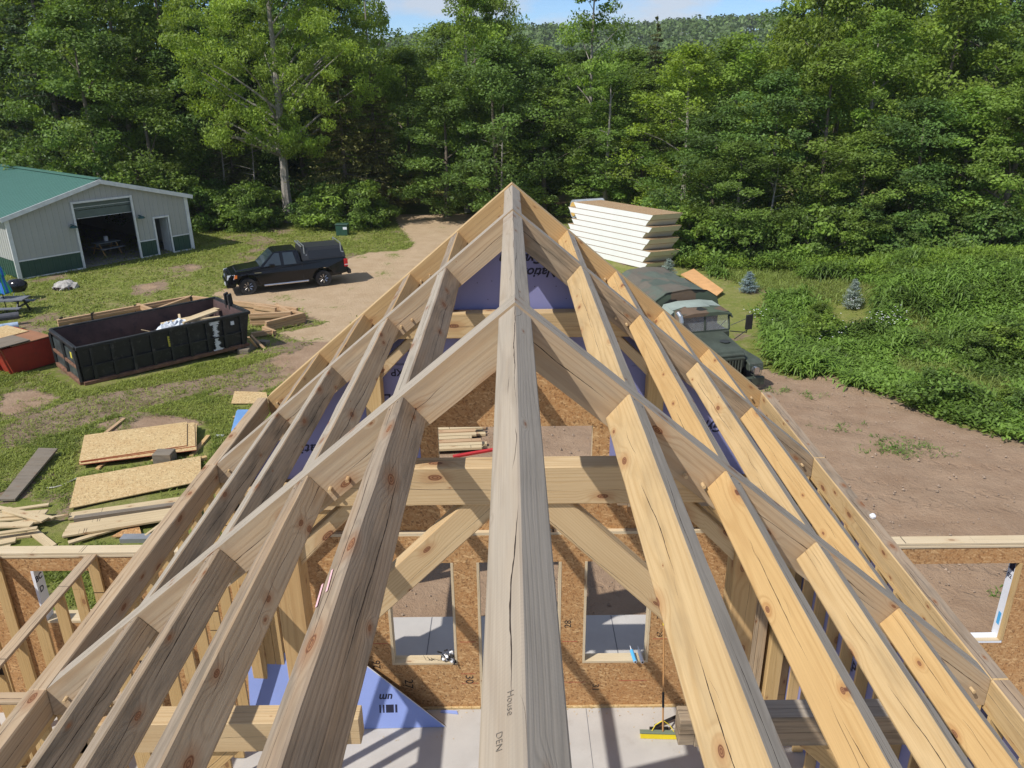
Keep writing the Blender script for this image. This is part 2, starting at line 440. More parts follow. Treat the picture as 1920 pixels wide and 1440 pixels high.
# ---- trusses
raf = {}
side_mats = [('pink', 'dull'), ('tan', 'pink'), ('orange', 'orange')]
for t, y0 in enumerate(TY):
    for s in (-1, 1):
        hv = .36 if t < 2 else .34
        xe = XE + .0
        poly = [(0, ZR), (s*xe, roofz(xe)), (s*xe, roofz(xe)-hv+.1), (s*(xe-.12), roofz(xe)-hv+.1), (s*(xe-.12), roofz(xe-.12)-hv), (0, ZR-hv)]
        sm_, = (side_mats[t][0 if s > 0 else 1],) if t else (side_mats[0][0],)
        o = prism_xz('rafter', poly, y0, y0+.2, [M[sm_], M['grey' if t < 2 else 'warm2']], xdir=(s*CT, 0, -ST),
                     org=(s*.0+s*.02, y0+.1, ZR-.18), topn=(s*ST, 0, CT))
        raf[(t, s)] = o
        # pegs through the collar joint and at the ridge
        for (x, z) in ((1.17, roofz(1.17)-.27), (1.30, roofz(1.30)-.24)):
            peg(s*x, z, y0, o)
        peg(s*3.55, roofz(3.55)-.2, y0, o)
    # collar beam
    y = y0+.02
    zb, zt = 5.70, 6.0
    xb = (ZR-.2-zb)/SL; xt = (ZR-.2-zt)/SL
    prism_xz('collar_beam', [(-xb, zb), (xb, zb), (xt, zt), (-xt, zt)], y, y+.17, [M['fresh' if t == 0 else 'warm2'], M['fresh']],
             org=(-1.3, y+.085, 5.85), topn=(0, 0, 1))
    for s in (-1, 1):
        # arch brace from the middle of the collar down to the hammer post
        A = [(s*.08, 5.70), (s*.40, 5.70), (s*1.6, 4.50), (s*1.6, 4.20), (s*1.55, 4.20)]
        A = [(s*.06, 5.70), (s*.38, 5.70), (s*1.60, 4.48), (s*1.60, 4.16)]
        prism_xz('arch_brace', A, y0+.045, y0+.165, [M['fresh'], M['fresh']], xdir=(s, 0, -1), org=(s*.2, y0+.1, 5.6))
        # knee brace between post head and collar
        prism_xz('knee_brace', [(s*1.10, 5.70), (s*1.24, 5.70), (s*1.60, 5.36), (s*1.60, 5.18)], y0+.045, y0+.165, [M['fresh'], M['fresh']],
                 xdir=(s, 0, -1), org=(s*1.2, y0+.1, 5.6))
        # hammer post
        xa, xb2 = 1.59, 1.79
        prism_xz('hammer_post', [(s*xa, 3.74), (s*xb2, 3.74), (s*xb2, roofz(xb2)-.2), (s*xa, roofz(xa)-.2)], y0+.003, y0+.195, [M['stud' if t else 'orange'], M['fresh']],
                 xdir=(0, 0, 1), org=(s*1.69, y0+.1, 3.74))
        # hammer beam, its end cut back to a block
        b = MB(); Mx = frame((s*3.66, y0+.1, 3.59), (-s, 0, 0))
        b.box(0, 2.24, -.1, .1, -.15, .15, 0, Mx, mt=1)
        b.box(2.24, 2.37, -.055, .1, -.13, .14, 0, Mx, mt=0)
        b.build('hammer_beam', [M['tan' if s > 0 else 'fresh'], M['grey' if s > 0 else 'fresh']], house, Mx, bevel=.006)
        # bracket below it and the wall post
        prism_xz('hammer_bracket', [(s*2.25, 3.44), (s*2.55, 3.44), (s*3.5, 2.5), (s*3.5, 2.2)], y0+.045, y0+.165, [M['warm'], M['fresh']],
                 xdir=(s, 0, -1), org=(s*2.4, y0+.1, 3.4))
        prism_xz('wall_post', [(s*3.48, 0.004), (s*3.68, 0.004), (s*3.68, 3.86), (s*3.48, 3.86)] if t < 2 else [(s*3.48, -.08), (s*3.68, -.08), (s*3.68, 3.86), (s*3.48, 3.86)],
                 y0+.0, y0+.19, [M['stud'], M['fresh']], xdir=(0, 0, 1), org=(s*3.58, y0+.1, 0))
# ---- ridge beam in three lengths
for k, (ya, yb) in enumerate(((-.4, TY[0]), (TY[0]+.2, TY[1]), (TY[1]+.2, TY[2]))):
    dz = .018 if k < 2 else .012; hw = .105
    a = ZR-dz; sz = a-SL*hw
    pent = [(0, a), (hw, sz), (hw, a-.32), (-hw, a-.32), (-hw, sz)]
    b = MB(); b.prism(pent, ya, yb, 'y')
    Mx = frame((0, ya, a-.15), (0, 1, 0))
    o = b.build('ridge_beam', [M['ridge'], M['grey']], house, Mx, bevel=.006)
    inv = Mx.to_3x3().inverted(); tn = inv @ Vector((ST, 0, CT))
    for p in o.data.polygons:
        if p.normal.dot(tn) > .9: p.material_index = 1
    if k == 0: ridge0 = o
# ---- purlins
lm = ['dull', 'pink', 'tan', 'tan']; rm = ['warm2', 'warm', 'warm2', 'warm']
for k, (ya, yb) in enumerate(((-.4, TY[0]), (TY[0]+.2, TY[1]), (TY[1]+.2, TY[2]))):
    for s in (-1, 1):
        for i, x in enumerate(PX):
            d = .24 if i == 0 and k < 2 else .2
            w = .14
            # corner (x, roof) is the up-slope top edge
            c = Vector((s*x, 0, roofz(x))) + Vector((s*CT, 0, -ST))*(w/2) - Vector((s*ST, 0, CT))*(d/2+.004)
            m1 = (rm[i] if s > 0 else lm[i]) if k < 2 else ('orange' if s < 0 else 'warm')
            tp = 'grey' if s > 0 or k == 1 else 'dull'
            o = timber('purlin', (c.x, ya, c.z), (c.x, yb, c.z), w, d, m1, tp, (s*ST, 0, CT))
            if k < 2:
                nn_ = Vector((s*ST, 0, CT)); ee = Vector((s*CT, 0, -ST)); t0 = Vector((c.x, 0, c.z))+nn_*(d/2)
                for dy, du_ in ((.05, -.03), (.08, .035)):
                    pp_ = t0+ee*du_+Vector((0, yb-dy, 0)); b = MB(); b.tube([pp_-nn_*.004, pp_+nn_*.0015], .0065, 7); b.build('screw', M['pen'], o)
        # eave plate
        zt = roofz(XE)
        m1 = 'pink' if s < 0 else 'warm2'
        ya2 = ya if k == 0 else ya-.2
        o = timber('eave_plate', (s*(XE+.075), ya2, zt-.13), (s*(XE+.075), yb, zt-.13), .149, .26, m1, 'pink' if s < 0 else 'dull', (0, 0, 1))

# pencilled words, wax marks
def text(name, body, size, Mx, mat, parent, bold=0.0, shear=0.0, align='CENTER', ext=.0006):
    cu = bpy.data.curves.new('t', 'FONT'); cu.body = body; cu.size = size; cu.align_x = align; cu.align_y = 'CENTER'
    cu.extrude = ext; cu.offset = bold; cu.shear = shear
    o = bpy.data.objects.new('t', cu); COL.objects.link(o)
    dg = bpy.context.evaluated_depsgraph_get(); dg.update()
    me = bpy.data.meshes.new_from_object(o.evaluated_get(dg)); me.name = name
    bpy.data.objects.remove(o)
    me.materials.clear(); me.materials.append(mat)
    return place(bpy.data.objects.new(name, me), Mx, parent)
def tframe(p, right, normal):
    x = Vector(right).normalized(); z = Vector(normal).normalized(); y = z.cross(x)
    Mx = Matrix.Identity(4)
    for i in range(3):
        Mx[i][0] = x[i]; Mx[i][1] = y[i]; Mx[i][2] = z[i]; Mx[i][3] = p[i]
    return Mx
M['pencil'] = plain('pencil_grey', (.22, .185, .15), .8)
nl = Vector((-ST, 0, CT)); a0 = ZR-.018
for (bd, x, y, sz) in (('House', -.032, 1.44, .030), ('DEN', -.058, 1.345, .028)):
    p = Vector((x, y, a0-SL*abs(x))) + nl*.002
    text('handwriting', bd, sz, tframe(p, (.0, -1, 0), nl), M['pencil'], ridge0, bold=-.0007, shear=.25)
# pink wax marks on two left purlin tops
def strip(name, pts, w, n, mat, parent, th=.001):
    b = MB()
    for a, c in zip(pts[:-1], pts[1:]):
        b.beam(Vector(a)+Vector(n)*th, Vector(c)+Vector(n)*th, w, th, 0, n)
    return b.build(name, mat, parent)
for (s, i, yy) in ((-1, 0, 2.75), (-1, 0, 2.68), (-1, 1, 2.0)):
    par = [o for o in bpy.data.objects if o.parent == house and o.name.startswith('purlin') and abs(wm(o).translation.y+.4) < .01 and wm(o).translation.x*s > 0]
    par = sorted(par, key=lambda o: abs(wm(o).translation.x))[i]
    x = PX[i]+.06 + (.03 if yy == 2.68 else 0)
    nn = Vector((s*ST, 0, CT)); p = Vector((s*x, yy, roofz(x)-.003))
    strip('wax_mark', [p, p+Vector((s*.012, .17, -.01))], .012, nn, M['pinkmark'], par)

# ---- walls -------------------------------------------------------------
def wall_open(b, x0, x1, z0, z1, ops, y0, y1, P=lambda x, y, z: (x, y, z), m=0, mr=1):
    xs = sorted({x0, x1, *[o[0] for o in ops], *[o[1] for o in ops]}); zs = sorted({z0, z1, *[o[2] for o in ops], *[o[3] for o in ops]})
    def solid(i, j):
        if i < 0 or j < 0 or i >= len(xs)-1 or j >= len(zs)-1: return False
        cx, cz = (xs[i]+xs[i+1])/2, (zs[j]+zs[j+1])/2
        return not any(o[0] < cx < o[1] and o[2] < cz < o[3] for o in ops)
    for i in range(len(xs)-1):
        for j in range(len(zs)-1):
            if not solid(i, j): continue
            a, c, d, e = xs[i], xs[i+1], zs[j], zs[j+1]
            b.quad(P(a, y0, d), P(c, y0, d), P(c, y0, e), P(a, y0, e), m)
            b.quad(P(c, y1, d), P(a, y1, d), P(a, y1, e), P(c, y1, e), m)
            if not solid(i-1, j): b.quad(P(a, y1, d), P(a, y0, d), P(a, y0, e), P(a, y1, e), mr)
            if not solid(i+1, j): b.quad(P(c, y0, d), P(c, y1, d), P(c, y1, e), P(c, y0, e), mr)
            if not solid(i, j-1): b.quad(P(a, y1, d), P(c, y1, d), P(c, y0, d), P(a, y0, d), mr)
            if not solid(i, j+1): b.quad(P(a, y0, e), P(c, y0, e), P(c, y1, e), P(a, y1, e), mr)
gw = empty('gable_wall', (0, 8.83, 0), 0, 'tall gable wall of brown strand board with door and window openings behind the rafters', 'wall')
Y0, Y1 = 8.83, 8.995
OPS = [(-1.77, -.845, .79, 2.49), (-.535, .61, 0.0, 2.49), (.92, 1.85, .79, 2.49)]
b = MB(); wall_open(b, -3.84, 3.84, 0.0, 2.91, OPS, Y0, Y1)
b.build('strand_board_panel', [M['osb'], M['plate']], gw, Matrix.Translation((0, Y0, 0)), fixn=False)
# bottom plate sliver and top plate
b = MB(); b.box(-3.47, -.54, Y0-.035, Y0-.001, .001, .03); b.box(.615, 3.47, Y0-.035, Y0-.001, .001, .03)
b.build('bottom_plate', M['osbp'], gw, frame((-3.4, Y0, 0), (1, 0, 0)))
b = MB(); b.box(-3.84, 3.84, Y0+.003, Y1-.003, 2.911, 2.95)
b.build('top_plate', M['plate'], gw, frame((-3.4, Y0+.08, 2.93), (1, 0, 0)))
# window bucks: sill, jambs
for (a, c, d, e) in (OPS[0], OPS[2]):
    b = MB(); b.box(a+.002, c-.002, Y0-.004, Y1-.01, d+.001, d+.038)
    b.build('window_sill', M['plate'], gw, frame((a, Y0+.08, d), (1, 0, 0)), bevel=.002)
    for x in (a, c-.038):
        b = MB(); b.box(x+.001, x+.037, Y0-.004, Y1-.01, d+.039, e-.001)
        b.build('window_jamb', M['plate'], gw, frame((x, Y0+.08, d), (0, 0, 1), (0, 1, 0)), bevel=.002)
for x in (OPS[1][0], OPS[1][1]-.038):
    b = MB(); b.box(x+.001, x+.037, Y0-.004, Y1-.01, .002, 2.488)
    b.build('door_jamb', M['plate'], gw, frame((x, Y0+.08, 0), (0, 0, 1), (0, 1, 0)), bevel=.002)
# upper strand board with an opening, stepped back on the ledge
b = MB(); wall_open(b, -1.6, 1.6, 2.951, 5.25, [(-.97, .98, 3.45, 4.45)], 8.9, 8.99)
wall_open(b, -3.55, -1.6, 2.951, 3.75, [], 8.9, 8.99); wall_open(b, 1.6, 3.55, 2.951, 3.75, [], 8.9, 8.99)
b.build('upper_strand_board', [M['osb'], M['plate']], gw, Matrix.Translation((0, 8.9, 2.95)), fixn=False)
def sheet(name, poly, y, th, mat, parent, axis='y'):
    b = MB(); b.prism(poly, y, y+th, axis)
    return b.build(name, mat, parent)
def rz_(x): return roofz(x)-.03
gy = 8.885
b = MB()
b.prism([(-1.6, 5.25), (1.6, 5.25), (1.6, rz_(1.6)), (0, rz_(0)), (-1.6, rz_(1.6))], gy, gy+.013)
for s in (-1, 1):
    b.prism([(s*1.2, 4.0), (s*1.6, 4.0), (s*1.6, 5.247), (s*1.2, 5.247)], gy-.0, gy+.013)
    b.prism([(s*1.602, 3.75), (s*3.55, 3.75), (s*3.55, rz_(3.55)), (s*1.602, rz_(1.602))], gy, gy+.013)
gyp = b.build('purple_gypsum_sheathing', M['purple'], gw)
# printing on the sheathing, upside down
dn = (0, -1, 0)
def print_up(body, size, x, z, bold=.0, sh=.0, align='LEFT', y=gy):
    # hung upside down: text runs towards -x
    return text('printing', body, size, tframe(Vector((x, y-.002, z)), (-1, 0, 0), dn), M['ink'], gyp, bold, sh, align)
print_up('National', .155, .53, 6.42, .004, .35)
print_up('Gypsum', .155, .37, 6.58, .004, .35)
print_up('eXP', .13, -1.28, 5.20, .002)
print_up('Sheathing', .045, -1.28, 5.30)
print_up('exp.ns 025 200', .035, -1.26, 5.47)
print_up('GOLD', .17, -1.25, 4.86, .003)
print_up('BOND', .17, -1.25, 4.66, .003)
print_up('National', .19, -2.35, 4.18, .003, .3)
print_up('Gypsum', .17, 2.62, 4.42, .003, .3)
for (x, z) in [(-.25, 6.32), (-.42, 6.3), (.25, 6.25), (.5, 6.25), (-.3, 6.1), (.62, 6.1), (.15, 6.5), (-1.4, 5.5), (2.2, 4.6), (1.75, 5.0), (.8, 6.05), (-.7, 6.02)]:
    b = MB(); b.tube([(x, gy+.001, z), (x, gy-.002, z)], .006, 6); b.build('screw', M['pen'], gyp)
# red layout lines and panel numbers on the lower wall
def redline(x0, x1, z, y=Y0):
    b = MB(); b.box(x0, x1, y-.0015, y-.0005, z-.004, z+.004); b.build('layout_line', M['redline'], gw)
for (x0, x1, z) in ((-2.15, -1.80, 1.17), (-2.0, -1.85, .42), (-.80, -.57, 1.18), (-.8, -.56, .45), (.63, .84, 1.17), (.63, .98, .45), (1.45, 1.85, .47), (1.9, 2.1, 1.2), (-.80, -.60, .62)):
    redline(x0, x1, z)
for (bd, x, z, sz, dr) in (('26', -1.99, .80, .16, 1), ('27', -1.56, .45, .17, -1), ('30', -.69, .52, .16, -1), ('28', .71, 1.47, .13, 1), ('31', 1.12, .35, .14, -1), ('25', 1.98, 1.60, .12, 1), ('29', 1.98, 1.28, .1, -1)):
    text('panel_number', bd, sz, tframe(Vector((x, Y0-.002, z)), (0, 0, dr), dn), M['pen'], gw)
text('panel_number', 'NP', .06, tframe(Vector((-1.22, Y0+.05, .832)), (1, 0, 0), (0, 0, 1)), M['pen'], gw)

# wing walls either side -------------------------------------------------
def wing(x0, x1, ops, label, zt=2.72):
    w = empty('wing_wall', ((x0+x1)/2, 8.83, 0), 0, label, 'wall', 'strand board walls of the side wings')
    b = MB(); wall_open(b, x0, x1, 0, zt-.08, ops, Y0, Y1)
    b.build('strand_board_panel', [M['osb'], M['plate']], w, Matrix.Translation((x0, Y0, 0)), fixn=False)
    b = MB(); b.box(x0, x1, Y0-.012, Y1-.02, zt-.078, zt-.041); b.box(x0, x1, Y0-.008, Y1-.0, zt-.038, zt)
    b.build('top_plate', M['plate'], w, frame((x0, Y0+.08, zt), (1, 0, 0)), bevel=.004)
    return w
wl = wing(-10.5, -3.85, [(-6.52, -5.68, 1.58, 2.43)], 'long strand board wing wall with pale top plate, left of the timber frame')
wr = wing(3.85, 11.0, [(4.55, 6.80, 1.07, 2.39)], 'strand board wing wall with white wrapped window opening, right of the timber frame')
b = MB(); b.box(-6.5, -5.70, Y0-.004, Y1-.003, 1.581, 1.615); b.build('window_sill', M['plate'], wl, frame((-6.5, Y0+.08, 1.6), (1, 0, 0)))
b = MB(); b.box(-6.52+.001, -6.48, Y0-.004, Y1+.01, 1.617, 2.425); o = b.build('wrapped_jamb', M['white'], wl)
text('printing', 'BC', .12, tframe(Vector((-6.478, Y0+.07, 2.28)), (0, 1, 0), (1, 0, 0)), M['ink'], o, .003)
text('printing', 'D', .12, tframe(Vector((-6.478, Y0+.07, 2.1)), (0, 1, 0), (1, 0, 0)), M['ink'], o, .003)
b = MB(); b.box(4.56, 6.79, Y0-.004, Y1+.01, 1.071, 1.105); b.build('wrapped_sill', M['white'], wr)
b = MB(); b.box(4.56, 6.76, Y0-.006, Y0+.06, 1.106, 1.112); b.build('sill_board', M['plate'], wr)
b = MB(); b.box(6.76, 6.799, Y0+.06, Y1+.03, 1.107, 2.385); o = b.build('wrapped_jamb', M['white'], wr)
b = MB(); b.box(6.757, 6.799, Y0-.006, Y0+.058, 1.114, 2.385); b.build('jamb_board', M['stud'], wr, frame((6.78, Y0, 1.1), (0, 0, 1), (0, 1, 0)))
text('printing', '02', .09, tframe(Vector((6.7585, Y0+.13, 2.1)), (0, -1, 0), (-1, 0, 0)), M['ink'], o, .002)
b = MB(); b.box(6.757, 6.759, Y0+.09, Y0+.15, 1.3, 1.5); b.build('blue_print_mark', M['bluep'], o)
b = MB(); b.box(6.755, 6.7585, Y0+.07, Y0+.17, 2.2, 2.38); b.build('dark_print_mark', M['ink'], o)
text('panel_number', 'ar', .13, tframe(Vector((6.7, Y0-.002, .72)), (1, 0, .5), dn), M['pen'], wr)
b = MB()
pp = [(5.75, Y0-.01, 1.12), (5.85, Y0-.05, 1.13), (5.95, Y0-.07, 1.11), (6.02, Y0-.08, 1.04)]
b.tube(pp, .012, 6); b.tube([(5.8, Y0-.02, 1.13), (5.88, Y0-.06, 1.1), (5.92, Y0-.09, 1.02)], .011, 6); b.tube([(5.7, Y0+.03, 1.125), (5.95, Y0+.03, 1.125)], .014, 6)
tag(b.build('strap', M['black']), 'black strap lying over the white wrapped sill of the wing window', 'strap')

# stud partitions of the left wing ---------------------------------------
def partition(p0, p1, zt, label, sp=.41, stud='stud'):
    p0 = Vector(p0); p1 = Vector(p1); d = (p1-p0); L = d.length; d.normalize()
    e = empty('stud_partition', ((p0+p1)/2)[:], 0, label, 'partition wall', 'stud partitions of the left wing')
    b = MB(); b.beam(p0+Vector((0, 0, zt-.02)), p1+Vector((0, 0, zt-.02)), .14, .038)
    b.build('top_plate', M['pink'], e, frame(p0+Vector((0, 0, zt)), d), bevel=.003)
    b = MB(); b.beam(p0+Vector((0, 0, .02)), p1+Vector((0, 0, .02)), .14, .038)
    b.build('bottom_plate', M['stud'], e, frame(p0, d))
    n = int(L/sp)+1; st0 = None
    for i in range(n+1):
        q = p0 + d*min(L-.02, i*sp+.02)
        Mx = frame(q+Vector((0, 0, .04)), (0, 0, 1), (d.x, d.y, 0))
        if st0 is None:
            bb = MB(); bb.box(0, zt-.08, -.07, .07, -.019, .019, 0, Mx)
            st0 = bb.build('stud', M[stud], e, Mx, bevel=.002)
        else: copy_tree(st0, Mx, e)
    return e
partition((-5.63, 8.81, 0), (-5.63, 4.0, 0), 2.70, 'open stud partition meeting the left wing wall beside its small window')
partition((-6.93, 8.81, 0), (-6.93, 4.0, 0), 2.70, 'outermost open stud partition at the left edge')
partition((-10.0, 6.20, 0), (-3.95, 6.20, 0), 2.74, 'stud partition with pale top plate crossing below the eave at lower left')
# open stud side walls under the eaves
def sidewall(s, label, mat):
    e = empty('side_wall', (s*3.76, 7, 0), 0, label, 'wall')
    Mt = frame((s*3.765, 1, 3.83), (0, 1, 0))
    b = MB(); b.box(0, 7.8, -.07, .07, -.025, .02, 0, Mt); b.build('top_plate', M['stud'], e, Mt)
    st0 = None
    for i in range(20):
        y = 8.78 - i*.405
        if any(abs(y-(t+.1)) < .1 for t in TY[:1]): continue
        Mx = frame((s*3.765, y, .02), (0, 0, 1), (0, 1, 0))
        if st0 is None:
            bb = MB(); bb.box(0, 3.78, -.07, .07, -.019, .019, 0, Mx); st0 = bb.build('stud', M['stud'], e, Mx, bevel=.002)
        else: copy_tree(st0, Mx, e)
    return e
sidewall(-1, 'open stud side wall under the left eave plate', 'stud')
sr = sidewall(1, 'side wall under the right eave plate lined outside with purple board', 'stud')
b = MB(); b.box(3.837, 3.849, 3.0, 8.82, .02, 3.8); o = b.build('purple_gypsum_sheathing', M['purple'], sr)
for yy, zz in ((7.6, 1.4), (6.6, 1.1), (7.2, 2.2)):
    text('printing', 'eXP', .2, tframe(Vector((3.835, yy, zz)), (0, -1, 0), (-1, 0, 0)), M['ink'], o, .004)
# paired posts against the back wall
for s, x, nm in ((1, 3.30, 'right'), (-1, -3.36, 'left')):
    o = empty('corner_post', (x, 8.7, 0), 0, 'pair of pale upright timbers nailed against the strand board at the %s corner' % nm, 'post')
    for k in (0, 1):
        Mx = frame((x+(k-.5)*.125, 8.745, .002), (0, 0, 1), (0, 1, 0))
        b = MB(); b.box(0, 3.3, -.06, .06, -.07, .07, 0, Mx); b.build('timber', M['pink' if s > 0 else 'stud'], o, Mx, bevel=.004)

# ---- floors ------------------------------------------------------------
b = MB(); b.box(-10.6, 11.1, -2.5, 9.05, -.4, 0)
tag(b.build('floor', M['conc']), kind='structure')
b = MB(); b.box(-4.2, 4.2, 9.054, 11.0, -.4, -.085)
tag(b.build('porch_slab', M['conc']), kind='structure')
b = MB()
for x in (.99, -2.6): b.box(x-.004, x+.004, -2, 8.79, .0005, .002)
for y in (7.7, 4.2): b.box(-3.6, 3.6, y-.004, y+.004, .0025, .004)
for x in (-1.45, 1.62): b.box(x-.007, x+.007, 9.06, 10.99, -.0845, -.081)
tag(b.build('floor_joint', M['joint']), kind='structure')

# ---- loose things indoors ---------------------------------------------
# purple gable offcut leaning on the post
e = empty('gypsum_offcut', (-2.3, 8.45, 0), 0, 'cut triangular sheet of purple gypsum board tinted sunlit light blue leaning inside the wall on the floor', 'gypsum board')
P = [Vector(p) for p in ((-1.02, 8.47, .005), (-3.75, 8.42, .005), (-3.75, 8.72, 1.16), (-2.25, 8.72, 1.03))]
n = (P[1]-P[0]).cross(P[2]-P[0]).normalized()
if n.y > 0: n = -n
b = MB(); b.hexa([P[0], P[1], P[1]-n*.012, P[0]-n*.012, P[3], P[2], P[2]-n*.012, P[3]-n*.012])
bd = b.build('board_face', M['purple_lit'], e, fixn=True)
b = MB(); q = [p-n*.013 for p in P]; b.hexa([q[0], q[1], q[1]-n*.02, q[0]-n*.02, q[3], q[2], q[2]-n*.02, q[3]-n*.02])
b.build('board_backing', plain('brown_paper', (.13, .08, .05), .9), e)
ex = (P[3]-P[0]).normalized()
b = MB(); b.beam(P[0]+n*.001, P[3]+n*.001, .012, .003, 0, n); b.build('white_edge', M['gypedge'], e)
sdn = (P[1]-P[2]).normalized(); rt = (P[1]-P[0]).normalized(); upv = n.cross(rt)
pt = P[0]*.47+P[3]*.53
text('printing', 'um', .15, tframe(pt+rt*.17+n*.003+sdn*.10, rt, n), M['ink'], bd, .004, .2)
b = MB()
for k, (a, w) in enumerate(((.02, .03), (.07, .11), (.20, .022), (.25, .022))):
    c0 = pt+rt*(.0+a)+n*.003+sdn*.27; b.beam(c0, c0+rt*w, .12, .002, 0, n)
b.build('printed_bars', M['ink'], bd)
# offcut scrap of same board near its corner
b = MB(); b.hexa([(-1.12, 8.74, .002), (-.86, 8.70, .002), (-.88, 8.76, .002), (-1.1, 8.78, .002), (-1.12, 8.74, .014), (-.86, 8.70, .014), (-.88, 8.76, .014), (-1.1, 8.78, .014)])
tag(b.build('gypsum_scrap', M['purple_lit']), 'small scrap of purple gypsum board tinted sunlit blue on the floor by the wall foot', 'gypsum scrap')

# push broom: yellow head on the floor, handle leaning on the wall
e = empty('push_broom', (2.0, 8.25, 0), 0, 'push broom with yellow bristle head and thin wooden handle leaning at the wall', 'broom')
Mx = frame((1.69, 8.27, .07), (1, -.05, 0))
b = MB()
for i in range(44):
    x = .004+i*.0137
    b.hexa([Mx @ Vector(p) for p in ((x, -.045, -.066), (x+.011, -.045, -.066), (x+.011, .03, -.066), (x, .03, -.066), (x, -.025, 0), (x+.012, -.025, 0), (x+.012, .025, 0), (x, .025, 0))])
b.build('bristles', M['yellow'], e)
b = MB(); b.box(-.005, .615, -.032, .032, 0, .028, 0, Mx); b.build('head_block', plain('broom_block', (.16, .2, .14), .7), e, bevel=.006)
hb = Mx @ Vector((.31, 0, .03)); ht = Vector((2.03, 8.79, 1.52))
b = MB(); b.tube([hb, ht], .012, 8); b.build('handle', plain('handle_wood', (.42, .22, .08), .5), e)
a, c = hb.lerp(ht, .22), hb.lerp(ht, .36); b = MB(); b.tube([a, c], .017, 8); b.build('grip', M['black'], e)
b = MB(); b.tube([hb.lerp(ht, .97), ht], .018, 8); b.build('handle_tip', M['yellow'], e)
b = MB()
for s in (-1, 1): b.tube([Mx @ Vector((.31+s*.15, 0, .03)), Mx @ Vector((.31+s*.1, .05, .09)), hb.lerp(ht, .1)], .006, 6)
b.build('brace_wire', M['yellow'], e)
e = empty('squeegee', (2.15, 8.5, 0), 0, 'black handled tool lying on the floor behind the yellow broom head', 'squeegee')
b = MB(); b.tube([(1.92, 8.40, .05), (2.4, 8.62, .08)], .022, 8); b.build('handle', M['black'], e)
b = MB(); b.box(1.84, 2.1, 8.36, 8.39, .005, .05); b.build('blade', M['black'], e)
# sealant tubes on the right sill
def tube_(x, y, z, d, col, lab):
    e = empty('sealant_tube', (x, y, z), 0, lab, 'sealant tube')
    d = Vector(d).normalized(); p = Vector((x, y, z))
    b = MB(); b.tube([p, p+d*.21], .026, 14); b.build('barrel', M[col], e)
    b = MB(); b.tube([p+d*.21, p+d*.225, p+d*.30], [.012, .008, .003], 8); b.build('nozzle', M['white'], e)
    b = MB(); b.tube([p-d*.002, p+d*.004], .0245, 14); b.tube([p-d*.003, p-d*.001], .016, 12, m=1); b.build('plunger', [M['white'], M['black']], e)
tube_(1.66, 8.76, .86, (-.12, 1, .12), 'bluep', 'blue sealant tube on the right window sill')
tube_(1.76, 8.755, .86, (-.08, 1, .12), 'white', 'white sealant tube on the right window sill beside the blue one')
# heap of black and white cable clips on the left sill
b = MB(); rr = random.Random(4)
for k in range(34):
    c = Vector((-.96+rr.gauss(0, .055), 8.87+rr.gauss(0, .04), .85+abs(rr.gauss(0, .05))))
    d = Vector((rr.gauss(0, 1), rr.gauss(0, 1), rr.gauss(0, 1))).normalized()
    wh = rr.random() < .35
    b.tube([c, c+d*(.03 if wh else .07)], .022 if wh else .012, 7, m=1 if wh else 0)
for k in range(5):
    b.tube([(-1.05-.06*k, 8.86, .84), (-1.12-.05*k, 8.83, .87+.02*k)], .003, 4)
tag(b.build('clip_heap', [M['black'], M['white']]), 'tangled heap of black and white fixings on the left window sill', 'fixings')
cg = np.random.default_rng(3); b = MB()
for k in range(170):
    x, y = cg.uniform(-3, 3.3), cg.uniform(6.8, 8.8) if k % 2 else 8.82-abs(cg.normal(0, .12)); a = cg.uniform(0, 3); L = cg.uniform(.008, .03)
    b.beam((x, y, .004), (x+L*math.cos(a), y+L*math.sin(a), .006), .008, .003)
tag(b.build('wood_chips', M['osbp']), 'sawdust and small wood chips on the slab', 'wood chips', kind='stuff')
# scrap of tissue on the right eave
b = MB(); b.lathe([(.0, 0), (.03, .005), (.035, .03), (.015, .05), (0, .052)], 7, (3.80, 7.2, 4.112))
tag(b.build('tape_scrap', M['white']), 'small white scrap on top of the right eave plate', 'scrap')

# ================================================================== GROUND
def poly_px(pts): return np.array([at(x, y)[:2] for x, y in pts])
def inside(poly, x, y):
    r = np.zeros(x.shape, bool); n = len(poly)
    for i in range(n):
        x1, y1 = poly[i]; x2, y2 = poly[(i+1) % n]
        c = ((y1 > y) != (y2 > y)); 
        with np.errstate(divide='ignore', invalid='ignore'):
            r ^= c & (x < (x2-x1)*(y-y1)/(y2-y1+1e-12)+x1)
    return r
def vnoise(x, y, seed=0):
    r = np.zeros_like(x); g = np.random.default_rng(seed).random((64, 64))
    xi = np.floor(x).astype(int); yi = np.floor(y).astype(int); fx = x-xi; fy = y-yi
    fx = fx*fx*(3-2*fx); fy = fy*fy*(3-2*fy)
    G = lambda a, b: g[a % 64, b % 64]
    return (G(xi, yi)*(1-fx)+G(xi+1, yi)*fx)*(1-fy)+(G(xi, yi+1)*(1-fx)+G(xi+1, yi+1)*fx)*fy
def fbm(x, y, s, o=4, seed=0):
    r = 0; a = .5; t = 0
    for k in range(o):
        r = r+a*vnoise(x*s+k*17.3, y*s+k*9.1, seed+k); t += a; a *= .55; s *= 2.1
    return r/t
